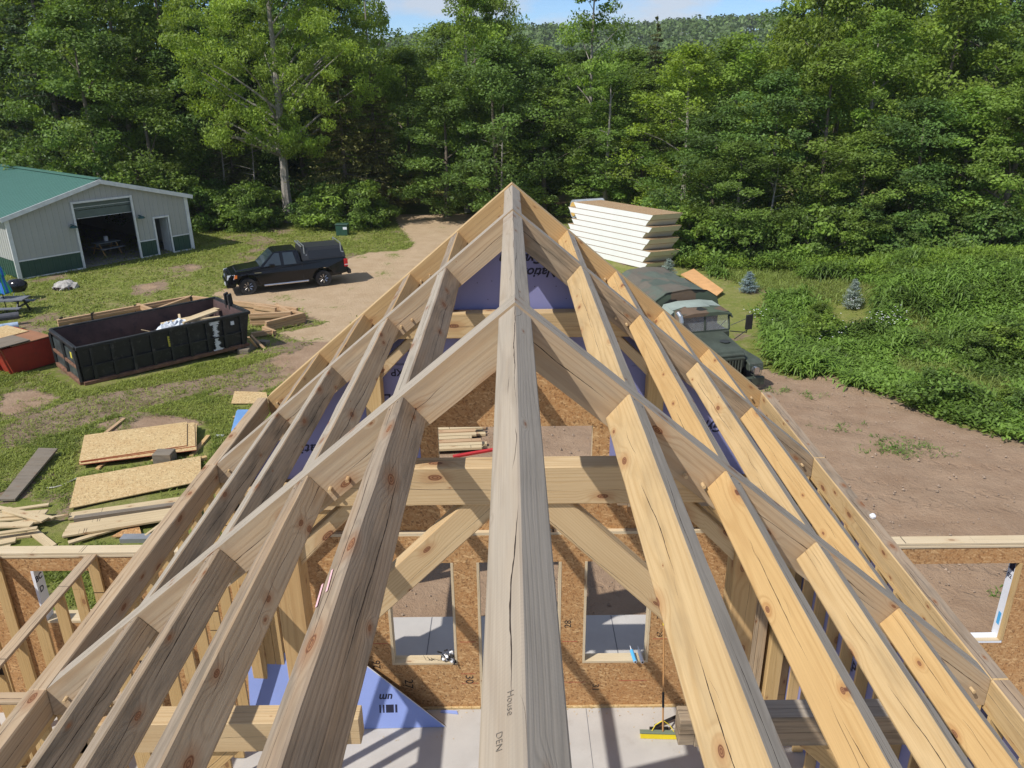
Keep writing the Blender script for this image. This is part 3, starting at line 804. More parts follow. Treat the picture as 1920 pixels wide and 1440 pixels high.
# bare construction earth round the house, gravel drive, worn patches
P_edge = [at(x, y)[:2] for x, y in ((1432, 690), (1490, 712), (1560, 703), (1585, 722), (1640, 738), (1700, 762), (1800, 800), (1919, 832))]
DIRT = np.array([(-2.6, 9)] + [(-2.8, 15), (-1.5, 22), (2, 26), (6, 25.5)] + P_edge + [(30, 16), (60, 8), (60, -60), (-3, -60)])
DRIVE = poly_px([(738, 402), (752, 430), (775, 455), (765, 468), (690, 474), (640, 488), (560, 512), (440, 535), (400, 552), (430, 575), (560, 580), (600, 603), (660, 600), (760, 560), (900, 520), (1000, 470), (1000, 400)])
DRIVE2 = poly_px([(700, 560), (640, 640), (560, 640), (520, 625), (600, 610)])
TRACK = [poly_px(q) for q in ([(620, 625), (700, 640), (480, 740), (380, 745), (500, 690)], [(540, 660), (560, 680), (440, 720), (300, 760), (180, 790), (60, 830), (0, 850), (0, 800), (150, 745), (300, 722), (420, 700)],
                              [(175, 800), (260, 770), (390, 790), (330, 815), (230, 825)], [(0, 740), (60, 730), (120, 745), (60, 780), (0, 790)])]
DRY = poly_px([(150, 540), (240, 500), (330, 505), (420, 540), (380, 580), (250, 560)])
gx = np.unique(np.concatenate([np.linspace(-900, -60, 22), np.arange(-60, -26, 2.), np.arange(-26, 20, .16), np.arange(20, 40, 1.), np.linspace(40, 900, 24)]))
gyv = np.unique(np.concatenate([np.linspace(-300, -4, 16), np.arange(-4, 9, 1.), np.arange(9, 32, .16), np.arange(32, 60, .35), np.arange(60, 100, 4.), np.linspace(100, 1600, 24)]))
GX, GY = np.meshgrid(gx, gyv); GZ = ground_np(GX, GY)
dirt = inside(DIRT, GX, GY) | ((np.abs(GX) < 5) & (GY < 11))
dirt |= (GX > -2.5) & (GY < 9)
drive = inside(DRIVE, GX, GY) | inside(DRIVE2, GX, GY)
worn = np.zeros(GX.shape)
for t in TRACK: worn = np.maximum(worn, inside(t, GX, GY)*.75)
dry = inside(DRY, GX, GY)*.55
rough = dirt*(.20*fbm(GX, GY, .7, 5, 3) + .05*np.abs(np.sin((GY*.9+GX*.25)*3.1+3*fbm(GX, GY, .4, 2, 5)))*fbm(GX, GY, .7, 2, 9)) - dirt*.11
rough = rough + (~dirt)*(.10*fbm(GX, GY, .8, 4, 13)-.05)*(1-.6*drive)
near = np.clip((np.hypot(GX, (GY-5)*.8)-5)/2, 0, 1)
GZ = GZ + rough*near*np.clip((80-GY)/20, 0, 1)
keep = (np.abs(GX) < 11.5) & (GY < 9.4)
GZ = np.where(keep, np.minimum(GZ, -.22), GZ)
GZ = np.where((np.abs(GX) < 4.6) & (GY < 11.3), np.minimum(GZ, -.13), GZ)
n = fbm(GX, GY, .45, 4, 21)
grassy = np.where(dirt, .05, np.clip(.98-worn*1.0-dry*.35 - np.clip(n-.5, 0, 1)*2.6, 0, 1))
grassy = np.where(drive, np.clip(.1+(n-.6)*2, 0, .5), grassy)
gravel = np.where(drive, 1.0, 0.0)+dry*.5
nx, ny = len(gx), len(gyv)
me = bpy.data.meshes.new('ground')
V = np.stack([GX.ravel(), GY.ravel(), GZ.ravel()], 1)
idx = np.arange(nx*ny).reshape(ny, nx)
Q = np.stack([idx[:-1, :-1].ravel(), idx[:-1, 1:].ravel(), idx[1:, 1:].ravel(), idx[1:, :-1].ravel()], 1)
me.vertices.add(len(V)); me.vertices.foreach_set('co', V.astype(np.float32).ravel())
me.loops.add(Q.size); me.loops.foreach_set('vertex_index', Q.astype(np.int32).ravel())
me.polygons.add(len(Q)); me.polygons.foreach_set('loop_start', np.arange(0, Q.size, 4, dtype=np.int32)); me.polygons.foreach_set('loop_total', np.full(len(Q), 4, np.int32))
me.polygons.foreach_set('use_smooth', np.ones(len(Q), bool))
RUTS = [poly_px(q) for q in ([(1330, 840), (1500, 880), (1700, 905), (1919, 925), (1919, 985), (1650, 965), (1480, 930), (1330, 880)], [(1000, 1060), (1300, 1040), (1919, 1050), (1919, 1130), (900, 1150)], [(1500, 740), (1620, 790), (1800, 850), (1919, 880), (1919, 905), (1760, 870), (1560, 810), (1470, 760)])]
rut = np.zeros(GX.shape)
for q_ in RUTS: rut = np.maximum(rut, inside(q_, GX, GY)*1.0)
rut = rut*np.clip(fbm(GX, GY, .8, 3, 61)*2.4-.5, 0, 1)
for nm, arr in (('grassy', grassy), ('gravel', gravel), ('rut', rut)):
    a = me.attributes.new(nm, 'FLOAT', 'POINT'); a.data.foreach_set('value', arr.ravel().astype(np.float32))
me.update(calc_edges=True)
def groundmat():
    N = NT('ground'); p = N.pos()
    g = N.n('ShaderNodeAttribute', attribute_name='grassy').outputs['Fac']; gr = N.n('ShaderNodeAttribute', attribute_name='gravel').outputs['Fac']
    n1 = N.noise(p, 1.3, 6, .65); n2 = N.noise(p, 9, 5, .7); n3 = N.noise(p, 45, 3, .7); n4 = N.noise(p, .35, 4)
    d = N.mix(N.rng(n1, .3, .7), (.30, .20, .128, 1), (.385, .272, .182, 1))
    d = N.mix(N.rng(n2, .55, .75, 0, .45), d, (.28, .19, .13, 1))
    d = N.mix(N.rng(n3, .62, .75, 0, .35), d, (.52, .44, .36, 1))
    dk = N.mix(N.rng(n1, .3, .7), (.20, .14, .095, 1), (.31, .23, .16, 1))
    road = N.mix(N.rng(n1, .3, .7), (.41, .295, .18, 1), (.50, .375, .245, 1)); road = N.mix(N.rng(n3, .6, .75, 0, .4), road, (.33, .25, .17, 1))
    d = N.mix(N.rng(g, .06, .2), d, dk)
    d = N.mix(N.rng(gr, .2, .8), d, road)
    gc = N.mix(N.rng(n4, .35, .65), (.17, .205, .04, 1), (.24, .24, .075, 1))
    gc = N.mix(N.rng(n2, .45, .7, 0, .6), gc, (.095, .135, .024, 1))
    gc = N.mix(N.rng(N.noise(p, 1.7, 5, .7), .48, .68, 0, .7), gc, (.30, .255, .12, 1))
    gc = N.mix(N.rng(n3, .6, .75, 0, .5), gc, (.22, .27, .07, 1))
    f = N.math('ADD', g, N.math('ADD', N.math('MULTIPLY', N.math('SUBTRACT', n2, .5), 1.3), N.math('MULTIPLY', N.math('SUBTRACT', n1, .5), .9)))
    c = N.mix(N.rng(f, .42, .58), d, gc)
    rt_ = N.n('ShaderNodeAttribute', attribute_name='rut').outputs['Fac']
    sp = N.n('ShaderNodeSeparateXYZ', i_0=p).outputs
    wob = N.math('MULTIPLY', N.noise(p, 1.2, 3), 1.2)
    lug = N.math('SINE', N.math('ADD', N.math('MULTIPLY', sp[0], 19.0), N.math('MULTIPLY', N.math('ADD', wob, N.noise(p, 4, 2)), 9)))
    ln_ = N.math('SINE', N.math('ADD', N.math('MULTIPLY', N.math('ADD', sp[1], N.math('MULTIPLY', sp[0], .32)), 7.0), N.math('MULTIPLY', wob, 5)))
    tr = N.math('MULTIPLY', N.math('MULTIPLY', N.rng(ln_, .1, .8), N.rng(lug, -.4, .6)), rt_)
    c = N.mix(N.math('MULTIPLY', tr, .10), c, (.22, .15, .1, 1))
    hh = N.math('ADD', N.math('MULTIPLY', n2, 1.0), N.math('MULTIPLY', n3, .35))
    hh = N.math('ADD', hh, N.math('MULTIPLY', tr, -.45))
    N.bump(hh, .9, .06)
    return N.out(c, .95, spec=.1)
me.materials.append(groundmat())
tag(place(bpy.data.objects.new('ground', me), Matrix.Identity(4)), kind='structure')

# ================================================================== BARN
bA = at(38.5, 525); bB = at(362, 467)
bd = Vector((bB.x-bA.x, bB.y-bA.y, 0)); BW = bd.length; bd.normalize(); bn = Vector((-bd.y, bd.x, 0))   # bn points back
BZ = -.95
BM_ = Matrix.Identity(4)
for i in range(3): BM_[i][0] = bd[i]; BM_[i][1] = bn[i]
BM_[0][3], BM_[1][3], BM_[2][3] = bA.x, bA.y, BZ
def BP(x, y, z): return BM_ @ Vector((x, y, z))
barn = bpy.data.objects.new('metal_barn', None); place(barn, BM_)
tag(barn, 'pale grey ribbed metal barn with green roof and open overhead door', 'barn')
BL = 15.0; HE, HP = 3.2, 4.5; xm = BW/2
ml = plain('steel_siding', (.42, .42, .395), .5, .1, var=.04, sc=.6, dirt=.1, dirtc=(.38, .38, .36)); mg = plain('green_siding', (.028, .075, .055), .45, .1, var=.1)
mr_ = plain('green_roof', (.085, .20, .16), .45, .15, var=.05); mtw = plain('white_trim', (.72, .73, .72), .4)
def ribwall(name, mat, x0, x1, z0, ztop, y=0, parent=barn, side=False, sgn=1):
    """ribbed sheet: small trapezoid ribs every 0.3 m"""
    b = MB(); x = x0; pr = []
    while x < x1-.001:
        for dx, dy in ((0, 0), (.12, 0), (.135, .022), (.165, .022), (.18, 0)):
            if x+dx < x1: pr.append((x+dx, dy))
        x += .3
    pr.append((x1, 0))
    f = (lambda u, o, z: BP(u, y-o, z)) if not side else (lambda u, o, z: BP(y-o, u, z))
    for (a, p), (c, q) in zip(pr[:-1], pr[1:]):
        b.quad(f(a, p, z0), f(c, q, z0), f(c, q, ztop(c)), f(a, p, ztop(a)))
    return b.build(name, mat, parent, fixn=False)
rf = lambda x: HE+(HP-HE)*(1-abs(x-xm)/xm)
D0, D1, DH = 3.24, 6.45, 3.52; E0, E1, EH = 7.52, 8.42, 2.16; WH = .95
for (a, c, z) in ((0, D0, WH), (D1, E0, WH), (E1, BW, WH)): ribwall('siding', ml, a, c, z, rf)
ribwall('siding', ml, D0, D1, DH, rf); ribwall('siding', ml, E0, E1, EH, rf)
for (a, c) in ((.1, D0), (D1, E0), (E1, BW-.1)): ribwall('wainscot', mg, a, c, .06, lambda x: WH, .005)
ribwall('siding', ml, 0, BL, WH, lambda x: HE, 0, side=True); ribwall('wainscot', mg, .1, BL, .06, lambda x: WH, -.005, side=True)
b = MB(); b.quad(BP(BW, 0, 0), BP(BW, BL, 0), BP(BW, BL, HE), BP(BW, 0, HE)); b.quad(BP(0, BL, 0), BP(BW, BL, 0), BP(BW, BL, HE), BP(0, BL, HE)); b.quad(BP(0, BL, HE), BP(BW, BL, HE), BP(xm+.05, BL, HP), BP(xm-.05, BL, HP))
b.build('rear_wall', ml, barn, fixn=False)
# trim
def btrim(name, p0, p1, w=.12, t=.05, mat=mtw):
    b = MB(); b.beam(BP(*p0), BP(*p1), w, t, 0, bn*-1 if p0[1] == p1[1] else (0, 0, 1)); return b.build(name, mat, barn)
btrim('corner_trim', (.0, -.03, 0), (.0, -.03, HE), .2, .07); btrim('corner_trim', (BW, -.03, 0), (BW, -.03, HE), .2, .07)
btrim('base_trim', (0.11, -.03, .03), (D0-.06, -.03, .03), .07); btrim('base_trim', (D1+.06, -.03, .03), (E0-.05, -.03, .03), .07); btrim('base_trim', (E1+.05, -.03, .03), (BW-.11, -.03, .03), .07)
for (a, c) in ((.12, D0-.06), (D1+.06, E0-.05), (E1+.05, BW-.12)): btrim('wainscot_trim', (a, -.035, WH), (c, -.035, WH), .06)
for x in (D0, D1): btrim('door_trim', (x, -.04, 0), (x, -.04, DH+.05), .11, .09)
btrim('door_trim', (D0+.06, -.04, DH), (D1-.06, -.04, DH), .1, .09)
for x in (E0, E1): btrim('door_trim', (x, -.04, 0), (x, -.04, EH+.04), .09, .09)
btrim('door_trim', (E0+.05, -.04, EH), (E1-.05, -.04, EH), .08, .09)
# roof, ribbed along the slope
for s in (-1, 1):
    b = MB(); y = -.25
    pr = []
    while y < BL+.2:
        for dy, dz in ((0, 0), (.13, 0), (.145, .025), (.17, .025), (.185, 0)): pr.append((y+dy, dz))
        y += .3
    xe = xm+s*(xm+.35); ze = HE-.35*(HP-HE)/xm
    for (a, p), (c, q) in zip(pr[:-1], pr[1:]):
        b.quad(BP(xm, a, HP+.1+p), BP(xe, a, ze+.1+p), BP(xe, c, ze+.1+q), BP(xm, c, HP+.1+q))
    b.build('roof', mr_, barn, fixn=False)
    b = MB(); b.beam(BP(xm, -.27, HP+.0), BP(xe, -.27, ze+.0), .05, .22, 0, (0, 0, 1)); b.build('rake_trim', mtw, barn)
    b = MB(); b.beam(BP(xe, -.2, ze+.02), BP(xe, BL, ze+.02), .1, .16); b.build('gutter', mtw, barn)
b = MB(); b.beam(BP(xm, -.2, HP+.14), BP(xm, BL, HP+.14), .35, .05); b.build('ridge_cap', mr_, barn)
# interior: floor, half-raised overhead door, side door leaf
b = MB(); b.box(.05, BW-.05, .05, BL-.05, 0, .05, 0, BM_); b.build('barn_floor', plain('barn_floor', (.2, .19, .18), .85), barn)
b = MB()
for k in range(2): b.box(D0+.02, D1-.02, .08+.02*k, .12+.02*k, DH-.42-.42*k, DH-.02-.43*k, 0, BM_)
b.build('overhead_door', plain('door_panel', (.10, .135, .12), .5), barn)
b = MB(); b.box(D0+.02, D1-.02, .07, .1, DH-.87, DH-.85, 0, BM_); b.box(D0+.02, D1-.02, .06, .075, DH-.30, DH-.28, 0, BM_); b.build('door_rail', mtw, barn)
b = MB(); b.box(E1-.06, E1-.02, .1, .95, .06, EH-.03, 0, BM_); b.build('side_door', mtw, barn)
for x in (D0-.22, D1+.28):
    b = MB(); b.lathe([(.05, -.04), (.05, .05), (.12, .04), (.22, -.06), (.2, -.07)], 14, BP(x, -.28, 2.35)); b.tube([BP(x, 0, 2.42), BP(x, -.28, 2.42)], .03, 6)
    b.build('barn_lamp', plain('lamp_green', (.02, .09, .08), .4), barn)
# picnic table etc. inside
def picnic(name, p, rz, label, cat, mt, mf, L=1.8, W_=.75, H=.74, bench=True, umb=False):
    e = empty(name, p, rz, label, cat)
    Mx = wm(e)
    b = MB()
    for k in range(5): b.box(-L/2, L/2, -W_/2+k*W_/5+.004, -W_/2+(k+1)*W_/5-.004, H-.04, H, 0, Mx)
    b.build('table_top', mt, e)
    for s in (-1, 1):
        b = MB()
        for k in (0, 1): b.box(-L/2, L/2, s*(W_/2+.28)+(k-1)*.14+.004, s*(W_/2+.28)+k*.14-.004, .42, .46, 0, Mx)
        b.build('bench', mt, e)
    for s in (-1, 1):
        for q in (-1, 1):
            b = MB(); b.beam(Mx @ Vector((s*L*.36, q*.18, H-.06)), Mx @ Vector((s*L*.36, q*.62, .02)), .09, .05, 0, (1, 0, 0)); b.build('leg', mf, e)
        b = MB(); b.beam(Mx @ Vector((s*L*.36, -.68, .39)), Mx @ Vector((s*L*.36, .68, .39)), .09, .05, 0, (0, 0, 1)); b.build('crosspiece', mf, e)
    return e
mw_ = plain('raw_pine', (.5, .3, .12), .7)
p = BP(5.75, 2.6, .05); picnic('picnic_table', p, math.atan2(bd.y, bd.x)+.1, 'yellow pine picnic table standing inside the open barn doorway', 'picnic table', plain('table_cloth_grey', (.25, .28, .3), .6), mw_, 1.4)
b = MB(); b.box(5.7, 5.9, 2.5, 2.7, .8, 1.1, 0, BM_); tag(b.build('white_jug', M['white'], bevel=.03), 'white jug on the picnic table in the barn doorway', 'jug')
b = MB(); b.lathe([(.28, 0), (.36, .2), (.25, .5), (.1, .6), (.28, .75), (.3, 1.0), (.05, 1.2)], 12, BP(8.0, 1.6, .15)); tag(b.build('bundle', [plain('yellow_red_cloth', (.55, .33, .03), .7)]), 'yellow bundle just inside the barn side door', 'bundle')
b = MB(); b.lathe([(.3, 0), (.35, .3), (.1, .7)], 9, BP(5.0, 5, .05)); b.lathe([(.2, 0), (.4, .4), (.1, .9)], 7, BP(4.4, 4.5, .05)); tag(b.build('stored_bag', plain('grey_cloth', (.22, .19, .17), .9)), 'grey bags stored deep in the dark barn', 'bag')

# ================================================================== PICKUP
def basis(o, x):
    x = Vector((x[0], x[1], 0)).normalized(); y = Vector((-x.y, x.x, 0))
    Mx = Matrix.Identity(4)
    for i in range(3): Mx[i][0] = x[i]; Mx[i][1] = y[i]
    for i in range(3): Mx[i][3] = o[i]
    return Mx
wf, wr_ = at(477, 552), at(617, 536)
hd = (wf-wr_); hd.z = 0; WB = hd.length; hd.normalize()
PM = basis(wr_ + Vector((-hd.y, hd.x, 0))*(-0.9), hd)      # x forward, y left; origin between rear wheels on the ground
# viewer sees the truck's left flank (+y)
if (Vector((-hd.y, hd.x, 0))).dot(Vector((0, -1, 0))) < 0: pass
PM = basis(wr_ - Vector((-hd.y, hd.x, 0))*.92 + hd*.22, hd); PM[2][3] = (wf.z+wr_.z)/2
pk = bpy.data.objects.new('pickup_truck', None); place(pk, PM)
tag(pk, 'black pickup truck with a bed cap and ladder rack parked on the gravel', 'pickup truck')
def carpaint():
    N = NT('black_paint'); N.b.inputs['Coat Weight'].default_value = .35; N.b.inputs['Coat Roughness'].default_value = .08
    n = N.noise(N.obj(), 2.5, 4, .7)
    c = N.mix(N.rng(n, .55, .8, 0, .5), (.004, .005, .008, 1), (.008, .009, .012, 1))
    return N.out(c, .22, spec=.3)
mbp = carpaint(); mrub = plain('tyre_rubber', (.03, .03, .03), .85); mgl = plain('dark_glass', (.03, .045, .055), .06, spec=.8)
mcap = plain('cap_black', (.028, .03, .033), .45); mch = plain('chrome', (.6, .6, .62), .2, .9)
def arch(cx, r, z0=.46, n=9):
    return [(cx+r*math.cos(t), .40+r*math.sin(t)) for t in np.linspace(math.pi*1.0-.0, 0.0, n)]
rx, fx = 0.0, WB
def arcrev(cx, r): return [(cx-r*math.cos(math.pi*k/8), .42+r*math.sin(math.pi*k/8)) for k in range(9)]
body = [(-1.18, .62), (-1.22, .95), (-1.2, 1.32), (1.2, 1.33), (1.25, 1.28), (fx-1.08, 1.24), (fx-.6, 1.20), (fx+.35, 1.13), (fx+.72, 1.02), (fx+.86, .85), (fx+.90, .55), (fx+.86, .42), (fx+.56, .42)]
body += [(x, z) for x, z in reversed(arcrev(fx, .54))][1:-1] + [(fx-.58, .42), (rx+.58, .42)] + [(x, z) for x, z in reversed(arcrev(rx, .54))][1:-1] + [(rx-.58, .5)]
b = MB(); b.prism(body, -.98, .98, 'y'); b.v = [PM @ v for v in b.v]
# taper the upper edge inwards
inv = PM.inverted()
b.v = [PM @ Vector((q.x, q.y*(1-.06*max(0, (q.z-.9))/.4), q.z)) for q in [inv @ v for v in b.v]]
b.build('body', mbp, pk, bevel=.035, seg=2, smooth=False)
b = MB()   # hood bulge
b.hexa([PM @ Vector(q) for q in ((fx-.72, -.8, 1.2), (fx+.5, -.72, 1.08), (fx+.5, .72, 1.08), (fx-.72, .8, 1.2), (fx-.66, -.7, 1.28), (fx+.4, -.6, 1.15), (fx+.4, .6, 1.15), (fx-.66, .7, 1.28))]); b.build('hood', mbp, pk, bevel=.03)
c0, c1 = .98, fx-.62     # cab
def cab(y, z0, z1, x0, x1, x2, x3, yt): return [(x0, -y, z0), (x3, -y, z0), (x3, y, z0), (x0, y, z0), (x1, -yt, z1), (x2, -yt, z1), (x2, yt, z1), (x1, yt, z1)]
ct = [PM @ Vector(q) for q in cab(.93, 1.2, 1.90, c0, c0+.10, fx-1.38, fx-.60, .76)]
b = MB(); b.hexa(ct); b.build('cab', mbp, pk, bevel=.05, seg=2)
def pane(name, pts, mat=mgl, off=.012):
    P = [Vector(q) for q in pts]; n = (P[1]-P[0]).cross(P[2]-P[0]).normalized(); c = sum(P, Vector())/len(P)
    if n.dot(c-Vector((2, 0, 1.2))) < 0: n = -n
    b = MB(); P = [PM @ q for q in P]; n = PM.to_3x3() @ n; nb = len(P)
    b.hexa([q-n*.01 for q in P]+[q+n*off for q in P]); return b.build(name, mat, pk)
zt, zb = 1.83, 1.27
def yz(z): return .93-(z-1.2)/.7*.17
def xf(z): return fx-.60-(z-1.2)/.7*.78
pane('windscreen', [(xf(1.25)+0, -.80, 1.25), (xf(1.25), .80, 1.25), (xf(1.84), .68, 1.84), (xf(1.84), -.68, 1.84)])
for s in (1, -1):
    pane('door_window', [(1.95, s*yz(zb), zb), (xf(zb)-.12, s*yz(zb), zb), (xf(zt)-.06, s*yz(zt), zt), (1.98, s*yz(zt), zt)])
    pane('rear_side_window', [(1.22, s*yz(zb), zb), (1.80, s*yz(zb), zb), (1.82, s*yz(zt), zt), (1.34, s*yz(zt), zt)])
# bed cap
b = MB(); b.hexa([PM @ Vector(q) for q in ((-1.2, -.92, 1.33), (.94, -.92, 1.33), (.94, .92, 1.33), (-1.2, .92, 1.33), (-1.08, -.72, 1.93), (.94, -.74, 1.95), (.94, .74, 1.95), (-1.08, .72, 1.93))]); cp = b.build('bed_cap', mcap, pk, bevel=.05, seg=2)
for s in (1, -1):
    def yc(z): return .92-(z-1.33)/.6*.19
    pane('cap_window', [(-1.0, s*yc(1.42), 1.42), (.62, s*yc(1.42), 1.42), (.62, s*yc(1.8), 1.8), (-.94, s*yc(1.8), 1.8)], plain('cap_glass', (.02, .022, .025), .2))
    for x0, x1 in ((-1.15, 1.2),):
        pass
for x in (.80, -.98):
    b = MB(); tb = lambda *q: PM @ Vector(q)
    b.tube([tb(x, -.80, 1.62), tb(x, -.78, 2.06), tb(x, .78, 2.06), tb(x, .80, 1.62)], .028, 6)
    if x > 0: b.tube([tb(x+.12, -.76, 2.04), tb(x+.12, .76, 2.04)], .04, 6)
    b.tube([tb(x, .80, 1.62), tb(x-.12, .82, 1.6)], .03, 6)
    b.build('ladder_rack', M['steel'], pk)
# wheels
wh = None
for (x, s) in ((fx, 1), (rx, 1), (fx, -1), (rx, -1)):
    Mw = PM @ Matrix.Translation((x, s*.80, .40)) @ (Matrix.Rotation(0 if s > 0 else math.pi, 4, 'Z'))
    if wh is None:
        b = MB()
        prof = [(.24, -.12), (.37, -.12), (.40, -.09), (.405, .0), (.40, .09), (.37, .125), (.26, .125), (.24, .10)]
        for r_, z_ in prof: pass
        base = []
        b.lathe(prof, 32, (0, 0, 0)); Rm = Mw @ Matrix.Rotation(R(-90), 4, 'X'); b.v = [Rm @ v for v in b.v]
        wh = b.build('tyre', mrub, pk, Mw, smooth=False)
        b = MB(); b.lathe([(.0, .02), (.24, .02), (.26, .12), (.245, .13), (.235, .06), (.06, .07), (.05, .11), (.0, .11)], 28); b.v = [Rm @ v for v in b.v]
        rim = b.build('rim', plain('rim_black', (.015, .015, .015), .3), wh, Mw)
        b = MB()
        for k in range(8):
            t = 2*math.pi*k/8
            for d in (-.09, .09):
                b.tube([(.07*math.cos(t), .07*math.sin(t), .10), (.22*math.cos(t+d), .22*math.sin(t+d), .11)], .011, 5)
        b.v = [Rm @ v for v in b.v]; b.build('spokes', mch, wh, Mw)
    else: copy_tree(wh, Mw, pk)
for s in (1, -1):
    pane('headlamp', [(fx+.60, s*.955, .80), (fx+.90, s*.80, .78), (fx+.86, s*.80, 1.0), (fx+.52, s*.95, 1.03)], plain('lamp_glass', (.5, .52, .55), .12, spec=.8), .03)
    b = MB(); b.hexa([PM @ Vector(q) for q in ((fx+.46, s*.95, .86), (fx+.60, s*.95, .84), (fx+.60, s*.995, .84), (fx+.46, s*.995, .86), (fx+.44, s*.94, 1.0), (fx+.56, s*.94, 1.0), (fx+.56, s*.985, 1.0), (fx+.44, s*.985, 1.0))]); b.build('turn_lamp', plain('amber', (.75, .2, .04), .3), pk)
    b = MB(); b.box(-1.235, -1.06, s*.9 if s > 0 else -1.0, s*1.0 if s > 0 else -.9, .9, 1.27, 0, PM); b.build('tail_lamp', plain('tail_red', (.5, .02, .025), .25), pk, bevel=.01)
    b = MB(); b.box(-1.24, -1.07, .9*s if s > 0 else -1.005, 1.005 if s > 0 else -.9, .98, 1.02, 0, PM); b.build('tail_lamp_lens', plain('lens_white', (.75, .7, .7), .3), pk)
    b = MB(); b.box(fx-1.30, fx-1.05, *(sorted((s*.98, s*1.17))), 1.22, 1.40, 0, PM); b.build('wing_mirror', mbp, pk, bevel=.03)
    b = MB(); b.tube([PM @ Vector((.75, s*1.0, .40)), PM @ Vector((fx-.72, s*1.0, .40))], .05, 8); b.build('side_step', mch, pk)
    b = MB(); b.beam(PM @ Vector((.96, s*.985, .5)), PM @ Vector((.96, s*.945, 1.3)), .012, .01, 0, (0, s, 0)); b.build('door_gap', M['black'], pk)
b = MB(); b.box(fx+.80, fx+.925, -.62, .62, .70, .98, 0, PM); b.build('grille', plain('grille', (.012, .012, .013), .35), pk, bevel=.02)
b = MB(); b.lathe([(0, 0), (.09, 0), (.09, .02), (0, .02)], 16, (0, 0, 0), sx=1.5); b.v = [PM @ Vector((fx+.925+v.z, v.x, .86+v.y)) for v in b.v]; b.build('oval_badge', plain('badge', (.35, .4, .5), .3, .5), pk)
b = MB(); b.box(fx+.78, fx+.97, -.96, .96, .42, .66, 0, PM); b.build('front_bumper', mbp, pk, bevel=.04)
b = MB(); b.box(fx+.97, fx+.985, .2, .5, .46, .6, 0, PM); b.build('number_plate', M['white'], pk)
b = MB(); b.box(-1.38, -1.2, -.95, .95, .52, .74, 0, PM); b.build('rear_bumper', M['black'], pk, bevel=.03)
b = MB(); b.box(fx-.66, fx-.35, .975, .987, 1.0, 1.05, 0, PM); b.build('fender_badge', mch, pk)
b = MB(); b.box(1.7, 3.4, -.7, .7, .35, .6, 0, PM); b.box(-1, 0, -.5, .5, .4, .6, 0, PM); b.build('underbody', M['black'], pk)

# ================================================================== DUMPSTER
dA, dB, dC = at(158, 722), at(468, 657), at(86, 692)
dx = dB-dA; dx.z = 0; DL = dx.length; DM = basis(dA, dx); DM[2][3] = -.62
DWd = 2.8; DHt = 1.28
def DP(x, y, z): return DM @ Vector((x, y, z))
md = plain('dumpster_black', (.022, .023, .024), .5, .2, var=.35, sc=2.2, dirt=.35, dirtc=(.11, .10, .095)); mdi = plain('dumpster_inner', (.085, .05, .045), .75, .1, var=.4, sc=1.5, dirt=.3, dirtc=(.03, .025, .03)); mrust = plain('rust_edge', (.17, .085, .05), .85, sc=5, var=.4)
du = bpy.data.objects.new('dumpster', None); place(du, DM); tag(du, 'long open black steel dumpster with debris on the grass', 'dumpster')
b = MB(); tp = .10
out = [(0, 0), (DL, 0), (DL, DWd), (0, DWd)]; 
def ring(o, z, dxx=0): return [DP(o, o, z), DP(DL-o+dxx, o, z), DP(DL-o+dxx, DWd-o, z), DP(o, DWd-o, z)]
r0, r1, r2, r3 = ring(.05, .12), ring(0, DHt, .16), ring(.06, DHt, .10), ring(.12, .2, 0)
for a, c, mm in ((r0, r1, 0), (r1, r2, 0), (r2, r3, 1)):
    for i in range(4):
        j = (i+1) % 4; b.quad(a[i], a[j], c[j], c[i], mm)
b.quad(*r3, 1); b.quad(*r0[::-1], 0)
b.build('tub', [md, mdi], du, fixn=False)
b = MB()
for k in range(9):
    x = .35+k*(DL-.6)/8
    b.hexa([DP(x, -.05, .14), DP(x+.1, -.05, .14), DP(x+.1, .05, .14), DP(x, .05, .14), DP(x+.02*k/8, -.06, DHt-.06), DP(x+.1+.02*k/8, -.06, DHt-.06), DP(x+.1, .02, DHt-.06), DP(x, .02, DHt-.06)])
b.beam(DP(.1, -.03, .62), DP(DL-.1, -.03, .62), .05, .05)
b.build('side_ribs', md, du)
b = MB(); b.beam(DP(-.03, -.02, DHt), DP(DL+.2, -.02, DHt), .12, .11); b.beam(DP(-.03, DWd+.02, DHt), DP(DL+.2, DWd+.02, DHt), .12, .11); b.beam(DP(-.02, .05, DHt), DP(-.02, DWd-.05, DHt), .12, .11); b.beam(DP(DL+.17, .05, DHt), DP(DL+.17, DWd-.05, DHt), .1, .11)
b.build('top_rail', md, du, bevel=.012)
b = MB(); b.beam(DP(0, -.01, .09), DP(DL, -.01, .09), .14, .12); b.beam(DP(0, DWd, .09), DP(DL, DWd, .09), .14, .12); b.beam(DP(-.02, .07, .09), DP(-.02, DWd-.07, .09), .16, .14)
b.build('bottom_rail', mrust, du, bevel=.012)
b = MB(); b.beam(DP(-.03, DWd*.5, .16), DP(-.05, DWd*.5, DHt-.06), .1, .08, 0, (1, 0, 0)); b.build('tailgate_post', md, du)
b = MB(); b.beam(DP(-.03, .06, .16), DP(-.05, .04, DHt-.06), .12, .08, 0, (1, 0, 0)); b.build('tailgate_post', md, du)
b = MB(); b.beam(DP(-.03, DWd-.06, .16), DP(-.05, DWd-.04, DHt-.06), .12, .08, 0, (1, 0, 0))
b.build('tailgate_post', md, du)
b = MB(); b.beam(DP(-.06, .1, .62), DP(-.06, DWd-.1, .62), .05, .09, 0); b.build('tailgate_bar', mrust, du)
